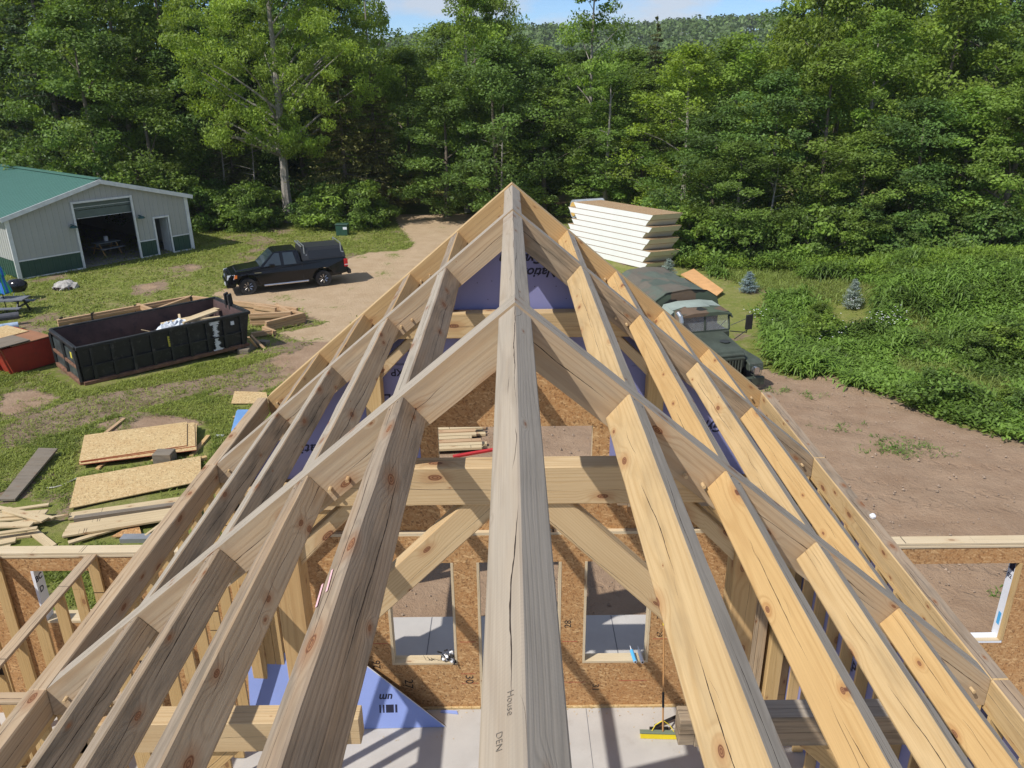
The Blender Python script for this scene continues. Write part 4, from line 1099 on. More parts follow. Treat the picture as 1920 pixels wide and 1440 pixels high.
b = MB(); b.beam(DP(-.01, .1, .62), DP(-.01, DWd-.1, .62), .02, .9, 0); b.build('tailgate_panel', plain('scuffed_steel', (.06, .075, .075), .5, .3, var=.5, sc=4, dirt=.4, dirtc=(.2, .2, .19)), du)
for k in (0, 1):
    b = MB(); b.hexa([DP(DL+.05, DWd*.45+k*.28, .3), DP(DL+.25, DWd*.45+k*.28, .3), DP(DL+.25, DWd*.45+k*.28+.1, .3), DP(DL+.05, DWd*.45+k*.28+.1, .3), DP(DL+.0, DWd*.45+k*.28, DHt+.42), DP(DL+.16, DWd*.45+k*.28, DHt+.48), DP(DL+.16, DWd*.45+k*.28+.1, DHt+.48), DP(DL+.0, DWd*.45+k*.28+.1, DHt+.42)])
    b.build('hoist_post', md, du, bevel=.01)
def decal(x, z, w, h, mat, nm, yoff=-.012, face=0):
    b = MB()
    if face == 0: b.box(x, x+w, yoff-.02, yoff+.03, z, z+h, 0, DM)
    else: b.box(-.03, -.012, x, x+w, z, z+h, 0, DM)
    return b.build(nm, mat, du)
my = plain('warning_yellow', (.7, .6, .08), .5)
s1 = decal(DL*.50, .68, .16, .36, my, 'warning_sticker'); 
for k in range(4): decal(DL*.50+.02, .72+k*.08, .12, .02, M['ink'], 'sticker_line', -.015)
decal(.62, .8, .16, .2, my, 'yellow_sticker', face=1); decal(DL*.9, .95, .12, .13, M['white'], 'white_sticker')
# splash of white paint down the side
b = MB(); r2_ = random.Random(5)
for k in range(46):
    z = .15+k*.023; c = DL*.795+.02*math.sin(k*.7); w = .05+.07*r2_.random()+(.08 if k < 3 or k > 40 else 0)
    b.quad(DP(c-w*r2_.uniform(.5, 1), -.0125+.0*(z), z), DP(c+w, -.0125, z), DP(c+w*r2_.uniform(.6, 1), -.0125, z+.024), DP(c-w, -.0125, z+.024))
b.v = [v - (DM.to_3x3() @ Vector((0, .028, 0))) for v in b.v]
b.build('white_paint_splash', plain('white_paint', (.7, .7, .7), .6), du, fixn=False)
# debris
e = empty('rubbish_bag', DP(DL*.60, DWd*.6, .8), 0, 'crumpled white plastic bags in the middle of the dumpster', 'rubbish bag')
b = MB(); rb = random.Random(8)
for k in range(7):
    c = DP(DL*.54+k*.13, DWd*(.30+.1*rb.random()), .95+.07*rb.random()); prof = [(.02, -.2), (.2, -.12), (.25, .0), (.17, .12), (.04, .2)]
    n0 = len(b.v); b.lathe(prof, 9, c)
    for i in range(n0, len(b.v)): b.v[i] += Vector((rb.gauss(0, .04), rb.gauss(0, .04), rb.gauss(0, .035)))
b.build('crumpled_film', plain('white_film', (.6, .64, .68), .35), e)
for k, (u0, v0, z0, u1, v1, z1, w) in enumerate(((.66, .35, 1.12, .92, .5, 1.18, .25), (.62, .5, 1.05, .9, .3, 1.08, .12), (.6, .75, .9, .86, .65, 1.0, .2), (.7, .6, .95, .98, .75, 1.05, .3), (.64, .28, 1.0, .70, .62, 1.22, .08))):
    Mx = frame(DP(DL*u0, DWd*v0, z0), DP(DL*u1, DWd*v1, z1)-DP(DL*u0, DWd*v0, z0)); L = (DP(DL*u1, DWd*v1, z1)-DP(DL*u0, DWd*v0, z0)).length
    b = MB(); b.box(0, L, -w/2, w/2, -.03, .03, 0, Mx)
    tag(b.build('scrap_board', M['lumber'], None, Mx), 'offcut of pale board thrown in the right end of the dumpster', 'scrap board', 'offcuts in the dumpster')
b = MB(); rb = random.Random(12)
for k in range(420):
    c = Vector((rb.uniform(.4, DL-.3), rb.uniform(.3, DWd-.3), .22+rb.random()*.6*min(1, rb.random()+.1))); d = Vector((rb.gauss(0, 1), rb.gauss(0, 1), rb.gauss(0, .3))).normalized()*rb.uniform(.1, .35)
    c.z = .22+.65*sm((c.x-DL*.35)/(DL*.3))*rb.uniform(.6, 1)
    b.beam(DM @ c, DM @ (c+d), rb.uniform(.03, .15), .02, rb.choice((0, 0, 1, 2)))
tag(b.build('debris', [plain('debris_dark', (.10, .075, .06), .9), M['lumber'], plain('debris_grey', (.3, .3, .31), .8)]), 'loose building debris heaped in the dumpster', 'debris', kind='stuff')

# ================================================================== TRUSS BUNDLES
def G3(px, py, h=0): return at(px, py, h)
def bundle(name, segs, layers, th, label, group='bundles of roof trusses behind the dumpster', mat='truss', base=.05):
    p0 = segs[0][0]
    e = empty(name, (p0.x, p0.y, ground(p0.x, p0.y)), 0, label, 'roof trusses', group)
    for (a, c, w) in segs:
        a = Vector((a.x, a.y, 0)); c = Vector((c.x, c.y, 0)); z = ground((a.x+c.x)/2, (a.y+c.y)/2)+base
        d = (c-a).normalized(); side = Vector((-d.y, d.x, 0))
        for k in range(layers):
            jit = .025*((k*7) % 3-1)
            Mx = frame(Vector((a.x, a.y, z+th*(k+.5)))+side*jit, c-a)
            b = MB(); b.box(0, (c-a).length, -w/2, w/2, -th/2+.003, th/2-.003, 0, Mx); b.build('chord', M[mat], e, Mx, bevel=.004)
    return e
h1 = .0
A1, A2, A3 = G3(112, 622), G3(362, 577), G3(560, 600)
Bm = G3(265, 606)
# big flat triangle: back chord, front chord, webs
e = bundle('truss_bundle', [(A1, A2, .14), (G3(135, 632), G3(330, 612), .14), (A2, A3, .14), (G3(262, 592), G3(300, 606), .12), (G3(270, 610), A2, .12)], 5, .1, 'long triangular bundle of roof trusses lying flat behind the black dumpster')
for px, py in ((120, 620), (178, 611), (258, 596), (362, 578)):
    q = G3(px, py); b = MB(); b.box(q.x-.02, q.x+.02, q.y-.1, q.y+.1, q.z+.04, q.z+.57); b.build('strap', M['black'], e)
bundle('truss_bundle', [(G3(470, 612), G3(548, 608), .14), (G3(480, 594), G3(520, 600), .12), (G3(520, 592), G3(548, 607), .12)], 5, .1, 'short stacked truss ends in front of the pickup, right of the dumpster')
bundle('truss_bundle', [(G3(500, 622), G3(570, 606), .14), (G3(548, 600), G3(572, 606), .14)], 4, .1, 'strapped truss bundle nearest the gravel, its ends pointing right')
bundle('truss_bundle', [(G3(472, 634), G3(515, 628), .12), (G3(495, 622), G3(517, 630), .12)], 2, .09, 'lowest short pair of truss offcuts beside the end of the dumpster')
# cribbing blocks and leaning sticks by the dumpster
rb = random.Random(3)
for i, (px, py, h) in enumerate(((458, 662, .16), (470, 656, .2), (482, 650, .2), (496, 648, .2), (452, 648, .25), (440, 658, .25))):
    q = G3(px, py); Mx = frame((q.x, q.y, q.z+h/2), (math.cos(i*.9), math.sin(i*.9), 0))
    b = MB(); b.box(-.2, .2, -.12, .12, -h/2, h/2, 0, Mx)
    tag(b.build('timber_block', M['oldboard'], None, Mx, bevel=.01), 'old timber block on the grass at the right end of the dumpster', 'timber block', 'timber blocks by the dumpster')
for i, (p_, q_) in enumerate((((470, 628, .5), (497, 654, .05)), ((466, 632, .6), (482, 652, .05)))):
    a, c = G3(p_[0], p_[1], p_[2]), G3(q_[0], q_[1], q_[2]); Mx = frame(a, c-a)
    b = MB(); b.box(0, (c-a).length, -.045, .045, -.02, .02, 0, Mx)
    tag(b.build('stick', M['truss'], None, Mx), ('longer' if i == 0 else 'shorter')+' stick leaning against the end of the dumpster', 'stick')

# ================================================================== LEFT EDGE THINGS
# red bin with plywood on top
A, B_, C_ = at(28, 703), at(86, 688), at(-60, 690)
RM = basis(A, (B_-A)); RM[2][3] = A.z
mred = plain('red_paint', (.36, .035, .02), .5, var=.15, dirt=.15, dirtc=(.15, .05, .04))
e = bpy.data.objects.new('red_bin', None); place(e, RM); tag(e, 'large red steel bin topped with plywood left of the black dumpster', 'bin')
Lr = 1.5
def RP(x, y, z): return RM @ Vector((x, y, z))
b = MB(); b.hexa([RP(0, 0, 0), RP(Lr, 0, 0), RP(Lr, 2.4, 0), RP(0, 2.4, 0), RP(-.22, -.03, .95), RP(Lr, -.03, .95), RP(Lr, 2.4, .95), RP(-.22, 2.4, .95)]); b.build('bin_body', mred, e, bevel=.02)
b = MB(); b.hexa([RP(-.05, .0, .05), RP(-.12, .0, .05), RP(-.12, 0.06, .05), RP(-.05, .06, .05), RP(-.25, 0, .9), RP(-.31, 0, .9), RP(-.31, .06, .9), RP(-.25, .06, .9)]);
for yy in (.7, 1.4): b.hexa([RP(-.02, yy, .05), RP(-.09, yy, .05), RP(-.09, yy+.07, .05), RP(-.02, yy+.07, .05), RP(-.2, yy, .9), RP(-.28, yy, .9), RP(-.28, yy+.07, .9), RP(-.2, yy+.07, .9)])
b.build('bin_rib', mred, e)
for nm, x0, x1, y0, y1, z, mt, lb in (('plywood_sheet', .1, 1.45, -.05, 1.3, .965, plain('red_brown_board', (.30, .14, .07), .8), 'reddish board covering the front of the red bin'), ('plywood_sheet', -.1, 1.3, 1.1, 2.5, 1.0, M['osbp'], 'pale plywood sheet on the back of the red bin'), ('plywood_sheet', -.5, .7, -.1, 1.0, 1.035, M['oldboard'], 'grey weathered board on top of the red bin')):
    b = MB(); b.box(x0, x1, y0, y1, z, z+.03, 0, RM); tag(b.build(nm, mt, None, RM), lb, 'board', 'boards on the red bin')
# rolls
for k, (px, py, dz, c, lb) in enumerate(((2, 622, 0, (.30, .38, .5), 'pale blue wrapped roll lying on the grass at the left edge'), (6, 612, .22, (.07, .07, .08), 'dark roll lying on top of the blue one at the left edge'))):
    q = at(px, py); b = MB(); b.tube([q+Vector((-1.2, -.7, .16+dz)), q+Vector((.55, .35, .16+dz))], .15, 14)
    tag(b.build('membrane_roll', plain('roll%d' % k, c, .5, var=.3, sc=6)), lb, 'roll')
# picnic table with umbrella, kettle grill
q = at(14, 590); tb_ = picnic('picnic_table', q, .1, 'dark grey picnic table on the lawn under the striped umbrella', 'picnic table', plain('grey_resin', (.17, .18, .20), .5), plain('black_frame', (.02, .02, .022), .5), 1.9, .8)
e = empty('umbrella', q+Vector((-.05, .1, 0)), 0, 'closed blue and green striped garden umbrella standing through the picnic table', 'umbrella')
b = MB(); b.tube([q+Vector((-.05, .1, 0)), q+Vector((-.05, .1, 2.4))], .022, 8); b.build('pole', M['black'], e)
N = NT('striped_canvas'); sp = N.n('ShaderNodeSeparateXYZ', i_0=N.obj()).outputs
an = N.math('ARCTAN2', N.math('ADD', sp[1], -.1), N.math('ADD', sp[0], .05)); st = N.math('FRACT', N.math('MULTIPLY', an, 1.91))
cc = N.mix(N.math('GREATER_THAN', st, .35), (.03, .13, .5, 1), (.10, .5, .13, 1)); cc = N.mix(N.math('GREATER_THAN', st, .72), cc, (.03, .33, .6, 1)); N.out(cc, .7)
b = MB(); prof = [(.05, .95), (.33, 1.0), (.31, 1.15), (.2, 1.55), (.19, 1.7), (.27, 1.78), (.2, 2.05), (.05, 2.4)]
nb_ = 24; b.lathe(prof, nb_, q+Vector((-.05, .1, 0)))
cq = q+Vector((-.05, .1, 0))
for i, v in enumerate(b.v):
    k = i % nb_; f = 1+.22*(1 if k % 3 == 0 else -.4); b.v[i] = Vector((cq.x+(v.x-cq.x)*f, cq.y+(v.y-cq.y)*f, v.z-(.06 if k % 3 == 0 else 0)))
b.build('canopy', N.mat, e)
q = at(38, 562)
e = empty('kettle_grill', q, 0, 'black round kettle grill behind the picnic table', 'grill')
b = MB(); b.lathe([(.05, .35), (.25, .42), (.36, .6), (.38, .7), (.36, .82), (.2, .97), (.03, 1.0)], 20, q, sx=1.25); b.build('kettle', plain('enamel_black', (.01, .01, .012), .15), e, smooth=True)
for k in range(3):
    t = k*2.1; b = MB(); b.tube([q+Vector((.15*math.cos(t), .15*math.sin(t), .45)), q+Vector((.38*math.cos(t), .38*math.sin(t), 0))], .014, 6); b.build('leg', M['steel'], e)
# fire ring
q = at(125, 541); e = empty('fire_ring', q, 0, 'low grey stone fire ring half buried in the lawn', 'fire ring')
b = MB(); b.lathe([(.62, -.06), (.6, .1), (.5, .26), (.34, .36), (.05, .4)], 18, q, sx=1.0, sy=.8); rb = random.Random(5)
b.v = [v+Vector((rb.gauss(0, .04), rb.gauss(0, .04), rb.gauss(0, .025))) for v in b.v]; b.build('ash_dome', plain('grey_stone', (.38, .36, .33), .9, var=.3, sc=6), e)
for k in range(6):
    t = -2.6+k*.36; b = MB(); b.box(-.07, .07, -.04, .05, .0, .15, 0, Matrix.Translation(q+Vector((.6*math.cos(t), .49*math.sin(t), .01))) @ Matrix.Rotation(t+1.57, 4, 'Z')); b.build('opening', plain('opening_dark', (.05, .03, .025), .95), e)  # dark brown blocks along the near rim stand in for openings
# utility box
q = at(643, 441); e = empty('utility_box', q, 0, 'green metal utility cabinet at the edge of the woods behind the pickup', 'utility box')
b = MB(); b.box(q.x-.38, q.x+.38, q.y-.3, q.y+.3, q.z, q.z+.7); b.build('cabinet', plain('cabinet_green', (.025, .075, .05), .4), e, bevel=.03)
b = MB(); b.box(q.x-.42, q.x+.42, q.y-.34, q.y+.34, q.z+.705, q.z+.75); b.build('lid', plain('lid_green', (.03, .075, .055), .5), e, bevel=.02)
b = MB(); b.box(q.x+.1, q.x+.35, q.y-.312, q.y-.302, q.z+.42, q.z+.58); b.build('label_plate', M['white'], e)

# ================================================================== LUMBER ON THE GRASS
def flat(name, pts, th, mat, label, cat, z=0.02, group=None, dirpx=None, parent=None):
    P = [Vector((p.x, p.y, 0)) for p in pts]; zz = max(ground(p.x, p.y) for p in P)+z
    b = MB(); b.hexa([Vector((p.x, p.y, zz)) for p in P]+[Vector((p.x, p.y, zz+th)) for p in P])
    Mx = frame((P[0].x, P[0].y, zz+th/2), P[1]-P[0])
    return tag(b.build(name, mat, parent, Mx), label, cat, group)
# four-sheet stack of strand board
e = empty('board_stack', at(160, 878), 0, 'neat stack of pale strand board sheets with red edges on the grass', 'board stack')
mredge = plain('red_edge', (.5, .12, .06), .8)
for k in range(6):
    o = [(0, 0), (3, 0), (6, 1), (2, 2), (8, 1), (0, 0)][k]; h = .05+.028*k
    pts = [at(150+o[0]*.6, 877+o[1]-(4 if k > 3 else 0), h-.1), at(352+[14, 20, 14, 18, 16, 0][k], 851+o[1]-(6 if k > 3 else 0), h-.1), at(355+[8, 12, 18, 16, 12, -2][k], 806+o[1]*2-k*.3, h-.1), at(161+o[0], 829+o[1]-k*.3, h-.1)]
    P = [Vector((p.x, p.y, 0)) for p in pts]; zz = ground(P[0].x, P[0].y)+h
    Mx = frame((P[0].x, P[0].y, zz), P[1]-P[0])
    b = MB(); b.hexa([Vector((p.x, p.y, zz)) for p in P]+[Vector((p.x, p.y, zz+.018)) for p in P], 1, mt=0); b.build('sheet', [M['osbp'], mredge], e, Mx)
b = MB()
q0, q1 = at(160, 882), at(372, 852)
for t in (.12, .6, .95):
    c = q0.lerp(q1, t)+Vector((0, .6, 0)); b.box(c.x-.05, c.x+.05, c.y-.7, c.y+.5, c.z-.04, c.z+.05)
b.build('bearer', M['stud'], e)
flat('strand_board_sheet', [at(131, 958), at(378, 909), at(378, 865), at(146, 903)], .02, M['osbp'], 'single large pale strand board sheet flat on the grass in front of the board stack', 'board', .05)
flat('strand_board_sheet', [at(434, 760), at(505, 760), at(500, 742), at(441, 740)], .02, M['osbp'], 'small pale offcut of strand board on the dirt by the left rafters', 'board', .05)
flat('gray_plank', [at(0, 944), at(30, 944), at(111, 854), at(76, 853)], .05, M['oldboard'], 'wide weathered grey plank lying on the grass at the left', 'plank', .06)
def stick3(p0, p1, w, h, mat, label, cat, group=None, name='board'):
    a, c = Vector(p0), Vector(p1); Mx = frame(a, c-a); b = MB(); b.box(0, (c-a).length, -w/2, w/2, -h/2, h/2, 0, Mx)
    return tag(b.build(name, M[mat], None, Mx, bevel=.003), label, cat, group)
stick3(at(183, 824, .06), at(233, 785, .06), .1, .05, 'truss', 'short brown stick on bare earth above the board stack', 'stick', name='stick')
stick3(at(318, 874, .08), at(388, 858, .08), .12, .09, 'stud', 'round edged timber lying right of the board stack', 'timber', name='timber')
q = at(308, 868); b = MB(); b.box(q.x-.2, q.x+.25, q.y-.15, q.y+.2, q.z, q.z+.3); tag(b.build('timber_block', M['oldboard'], bevel=.01), 'square dark block beside the board stack', 'timber block')
stick3(at(130, 968, .05), at(352, 936, .05), .26, .05, 'lumber', 'long pale plank along the near side of the single sheet', 'plank', name='plank')
stick3(at(140, 975, .08), at(352, 946, .08), .14, .14, 'oldboard', 'dark brown beam beside the pale planks', 'beam', name='beam')
# banded boards
e = empty('lumber_bundle', at(130, 1010), 0, 'flat bundle of long pale spruce planks just beyond the left wing wall', 'lumber')
for r_ in range(3):
    for k in range(4):
        t = k/4
        a = at(118+14*t, 1003-22*t, .05+.05*r_); c = at(372, 962-16*t, .05+.05*r_)
        Mx = frame(a, c-a); b = MB(); b.box(0, (c-a).length, -.09, .09, -.022, .022, 0, Mx); b.build('plank', M['lumber'], e, Mx, bevel=.003)
stick3(at(128, 1018, .08), at(280, 972, .12), .12, .04, 'lumber', 'plank lying askew in front of the plank bundle', 'plank', name='plank')
stick3(at(272, 1005, .1), at(330, 962, .25), .06, .04, 'lumber', 'thin stick propped on the plank bundle', 'stick', name='stick')
flat('strand_board_sheet', [at(210, 1012), at(268, 1012), at(262, 992), at(232, 1000)], .02, M['osb'], 'small brown strand board scrap by the wing wall', 'board', .06)
q = at(262, 1015); b = MB(); b.box(q.x-.35, q.x+.3, q.y-.1, q.y+.1, q.z, q.z+.12); tag(b.build('metal_flashing', plain('grey_flashing', (.28, .29, .30), .5, .3)), 'grey folded metal flashing by the wing wall', 'flashing')
# loose heap of boards at the left edge
rb = random.Random(9)
hp = [((-20, 962), (92, 946)), ((-20, 975), (70, 968)), ((-20, 990), (80, 975)), ((-20, 1003), (70, 990)), ((-10, 1010), (60, 1002)), ((-20, 1022), (30, 1012)), ((-20, 948), (100, 972)), ((10, 955), (85, 975)), ((60, 995), (98, 1025)), ((-20, 1032), (20, 1024)), ((-20, 968), (88, 960)), ((-20, 985), (60, 984))]
for i, ((x0, y0), (x1, y1)) in enumerate(hp):
    h = .05+.045*(i % 4)
    stick3(at(x0, y0, h), at(x1, y1, h), .18 if i % 3 else .1, .04, 'lumber', 'pale loose board in the untidy heap at the left edge', 'board', 'loose boards in the heap at the left edge')
stick3(at(68, 976, .12), at(128, 966, .12), .06, .06, 'lumber', 'thin pale batten joining the heap and the long planks', 'batten', name='batten')
for i in range(4):
    a = Vector((-8.6, 9.9+i*.28, .15-ground(0, 10)*0+.05*(i % 2))); stick3(a, a+Vector((4.2, .06*i, 0)), .2, .06, 'lumber', 'pale plank outside, seen through the small wing window', 'plank', 'planks outside the small wing window', name='plank')
# blue tote lid, white scrap, hose
q = [at(435, 822), at(462, 822), at(474, 786), at(446, 786)]
zz = ground(q[0].x, q[0].y); b = MB(); b.hexa([Vector((p.x, p.y, zz+.02)) for p in q]+[Vector((p.x, p.y, zz+.25)) for p in q]); tag(b.build('blue_tote', plain('tote_blue', (.16, .32, .6), .3), bevel=.05), 'pale blue plastic tote on the grass against the left rafters', 'tote')
q = at(412, 819); b = MB(); b.box(q.x-.12, q.x+.12, q.y-.05, q.y+.05, q.z, q.z+.05); tag(b.build('paper_scrap', M['white']), 'small white scrap on the grass', 'scrap')
stick3(at(437, 782, .05), at(480, 780, .05), .08, .05, 'stud', 'thin batten behind the blue tote', 'batten', name='batten')
pts = [at(88+i*14, 915-i*4+3*math.sin(i), .03) for i in range(5)]; b = MB(); b.tube(pts, .018, 5); tag(b.build('rope', plain('rope', (.5, .48, .4), .8)), 'short pale rope on the grass left of the single sheet', 'rope')
# lumber seen through the upper gable opening
e = empty('lumber_bundle', (-1.6, 17.5, ground(-1.6, 17.5)), 0, 'stack of pine boards on the dirt seen through the gable opening', 'lumber')
for r_ in range(3):
    for k in range(7):
        a = at(790+rng.uniform(-2, 2), 806+k*6.2, .05+.06*r_); c = at(925+rng.uniform(-8, 8), 800+k*6.2, .05+.06*r_); Mx = frame(a, c-a)
        b = MB(); b.box(0, (c-a).length*(.62+.3*rng.random()), -.075, .075, -.028, .028, 0, Mx); b.build('plank', M['lumber' if (k+r_) % 3 else 'truss'], e, Mx)
a, c = at(850, 856, .3), at(925, 843, .3); b = MB(); b.beam(a, c, .10, .05); tag(b.build('red_strip', plain('red_plastic', (.5, .03, .03), .5)), 'red strip along the near edge of the board stack behind the gable', 'red strip')

# ================================================================== SIP STACK
C0 = Vector((7.1, 40.3, 0)); ul = (Vector((3.4, 45.2, 0))-C0).normalized(); uw = (Vector((8.8, 40.9, 0))-C0).normalized()
LS, WS = 6.0, 1.75
mfo = plain('panel_foam', (.80, .80, .77), .9, var=.02); mcr = plain('panel_foam_shaded', (.62, .58, .44), .9, var=.05)  # second foam, for the ends, is tan: their shade is put into the colour
defs = [(-.9, 0, 1), (-.62, .1, 1), (-.3, -.05, 0), (0.02, .3, 1), (.34, -.1, 0), (.66, .2, 1), (.97, -.15, 0), (1.28, .05, 1), (1.6, -.1, 1)]
zb = -.93
for k in range(9):
    z0 = zb+k*.318; z1 = z0+.31
    sl = [.26, -.26][0]; off = [0, .12, -.2, .18, -.1, .22, -.2, .05, -.22][k]; off2 = [.2, .1, -.1, .3, .35, .05, -.2, .35, -.1][k]
    e = empty('insulated_panel', C0+Vector((0, 0, z0)), 0, 'white foam core panel, %s in the tall stack' % ['lowest', 'second from the bottom', 'third from the bottom', 'fourth from the bottom', 'middle', 'fourth from the top', 'third from the top', 'second from the top', 'topmost'][k], 'insulated panel', 'stack of foam core roof panels')
    def SP(l, w, z): return C0+ul*l+uw*w+Vector((0, 0, z))
    l0, l1 = off, LS+off2; s0 = .24
    def layer(a, bz, mat, nm, ex=0.0):
        fa, fb = (a-z0)/.31, (bz-z0)/.31
        b = MB(); b.hexa([SP(l0+s0*(1-fa)-ex, -ex, a), SP(l1-s0*(1-fa), -ex, a), SP(l1-s0*(1-fa), WS, a), SP(l0+s0*(1-fa)-ex, WS, a), SP(l0+s0*(1-fb)-ex, -ex, bz), SP(l1-s0*(1-fb), -ex, bz), SP(l1-s0*(1-fb), WS, bz), SP(l0+s0*(1-fb)-ex, WS, bz)])
        o = b.build(nm, mat, e, frame(SP(0, 0, a), ul))
        return o
    layer(z0, z0+.012, M['osbt'], 'lower_skin', .004)
    fo = layer(z0+.0125, z0+.2975, [mfo, mcr], 'foam_core')
    inv = wm(fo).to_3x3().inverted(); dd = inv @ (-ul)
    for p in fo.data.polygons:
        if p.normal.dot(dd) > .5: p.material_index = 1
    layer(z0+.298, z0+.31, M['osbt'], 'upper_skin', .004)
# grey drum beyond
q = Vector((4.2, 47.5, 1.15)); e = empty('tank', (q.x, q.y, -.95), 0, 'grey wrapped cylinder with yellow end behind the roof panels', 'tank')
dq = Vector((1, .35, 0)).normalized(); b = MB(); b.tube([q-dq*.5, q+dq*1.4], .55, 18); b.build('wrapped_cylinder', plain('grey_wrap', (.33, .36, .38), .45, var=.3, sc=4), e)
b = MB(); b.tube([q-dq*.53, q-dq*.505], .42, 18); b.build('cylinder_end', plain('yellow_end', (.65, .42, .12), .8), e)
b = MB(); b.box(q.x-.4, q.x+1.4, q.y-.4, q.y+.4, -.95, q.z-.35); b.build('cradle', plain('dark_green_box', (.03, .06, .05), .6), e)
# folded cardboard behind the truck
q = [at(1276, 524), at(1342, 562), at(1356, 552), at(1300, 514)]
e = None
b = MB(); zz = ground(q[0].x, q[0].y)+.12
hh = [.1, .0, .05, .12]
b.hexa([Vector((p.x, p.y, zz+h)) for p, h in zip(q, hh)]+[Vector((p.x, p.y, zz+.05+h)) for p, h in zip(q, hh)])
tag(b.build('brown_board', plain('orange_board', (.62, .34, .14), .8)), 'orange brown board lying behind the army truck cover', 'board')

# ================================================================== ARMY TRUCK
u = Vector((-.24, .97, 0)).normalized()
AM = basis(Vector((7.95, 23.0, 0)) + Vector((0, 0, 0)), -u); AM[2][3] = -1.18
# x forward (towards the camera), y left = viewer's right
sA = 1.01
def AP(x, y, z): return AM @ Vector((x*sA, (y-1.15)*sA, z*sA))
def camo():
    N = NT('camo_canvas'); co = N.obj(); n = N.noise(co, .9, 2, .5); n2 = N.noise(N.map(co, loc=(7, 3, 2)), 1.1, 2, .5)
    c = N.mix(N.rng(n, .50, .53), (.085, .11, .075, 1), (.15, .105, .07, 1)); c = N.mix(N.rng(n2, .56, .585), c, (.025, .028, .025, 1))
    N.bump(N.noise(co, 5, 3), .4, .03); return N.out(c, .8, spec=.25)
def camo2():
    N = NT('faded_camo_canvas'); co = N.obj(); n = N.noise(co, .8, 3, .5); n2 = N.noise(N.map(co, loc=(7, 3, 2)), 1.0, 2, .5)
    c = N.mix(N.rng(n, .48, .56), (.105, .125, .10, 1), (.135, .12, .095, 1)); c = N.mix(N.rng(n2, .58, .63), c, (.085, .105, .085, 1))
    N.bump(N.noise(co, 4, 4), .6, .05); return N.out(c, .8, spec=.25)
mcam = camo(); mcam2 = camo2(); mod = plain('olive_drab', (.055, .068, .050), .55, var=.3, sc=2, dirt=.3, dirtc=(.12, .12, .10)); mcanv = plain('faded_canvas', (.13, .16, .13), .75, var=.2, sc=1.2)
at_ = bpy.data.objects.new('army_truck', None); place(at_, AM @ Matrix.Translation((0, -1.1, 0))); tag(at_, 'olive army truck with camouflage canvas cover parked beside the tall weeds', 'truck')
def abox(nm, x0, x1, y0, y1, z0, z1, mat, bevel=.02, par=at_):
    b = MB(); b.hexa([AP(x0, y0, z0), AP(x1, y0, z0), AP(x1, y1, z0), AP(x0, y1, z0), AP(x0, y0, z1), AP(x1, y0, z1), AP(x1, y1, z1), AP(x0, y1, z1)]); return b.build(nm, mat, par, bevel=bevel)
def ahex(nm, P, mat, bevel=.02, par=at_):
    b = MB(); b.hexa([AP(*p) for p in P]); return b.build(nm, mat, par, bevel=bevel)
abox('bumper', -.12, .02, -1.15, 1.15, .55, .82, mod)
b = MB()
for s in (-.55, .55): b.tube([AP(.04, s-.1, .75), AP(.14, s, .75), AP(.04, s+.1, .75)], .03, 6)
b.build('tow_shackle', M['black'], at_)
# hood: rounded nose
prof = [(-.28, 1.0), (-.22, 1.45), (-.30, 1.60), (-.55, 1.68), (-1.2, 1.74), (-1.9, 1.80), (-1.9, 1.0)]
b = MB(); b.prism(prof, -.58, .58, 'y'); b.v = [AP(v.x, v.y*(1+.08*(-v.x-.3)), v.z) for v in b.v]; b.build('hood', mod, at_, bevel=.07, seg=2)
b = MB()
for k in range(9): b.beam(AP(-.2, -.4+.1*k, .95), AP(-.19, -.4+.1*k, 1.38), .03, .04, 0, (1, 0, 0))
b.beam(AP(-.2, -.5, 1.42), AP(-.2, .5, 1.42), .05, .05); b.build('grille_bars', mod, at_)
b = MB(); b.lathe([(.16, 0), (.17, .012), (0, .014)], 20, AP(-1.0, .22, 1.735)); b.build('hood_patch', plain('dark_patch', (.035, .04, .04), .6), at_)
for s in (-1, 1):
    fe = [(-.05, 1.02), (-.1, 1.25), (-.35, 1.32), (-1.35, 1.30), (-1.8, 1.0), (-1.9, .75), (-1.75, .75), (-1.55, 1.05), (-1.2, 1.2), (-.5, 1.2), (-.2, 1.0)]
    y0, y1 = sorted((s*.62, s*1.12)); b = MB(); b.prism(fe, y0, y1, 'y'); b.v = [AP(v.x, v.y, v.z) for v in b.v]; b.build('fender', mod, at_, bevel=.02)
    b = MB(); b.tube([AP(-.02, s*.78, 1.08), AP(.12, s*.78, 1.08)], .12, 14); b.build('headlamp', mch, at_)
    for a_ in (-.12, .12):
        b = MB(); b.tube([AP(.0, s*.78+a_, .95), AP(.16, s*.78+a_, .95), AP(.16, s*.78+a_, 1.22), AP(.0, s*.78+a_, 1.22)], .012, 5); b.build('lamp_guard', mod, at_)
    b = MB(); c = AP(-.95, s*.95, .52); side = AP(-.95, s*1.1, .52)-c; b.tube([c-side, c+side], .5, 22); b.build('wheel', mrub, at_, bevel=.03)
    for xx in (-4.4, -5.5):
        b = MB(); c = AP(xx, s*.9, .52); b.tube([c-side*1.6, c+side*1.2], .5, 22); b.build('wheel', mrub, at_, bevel=.03)
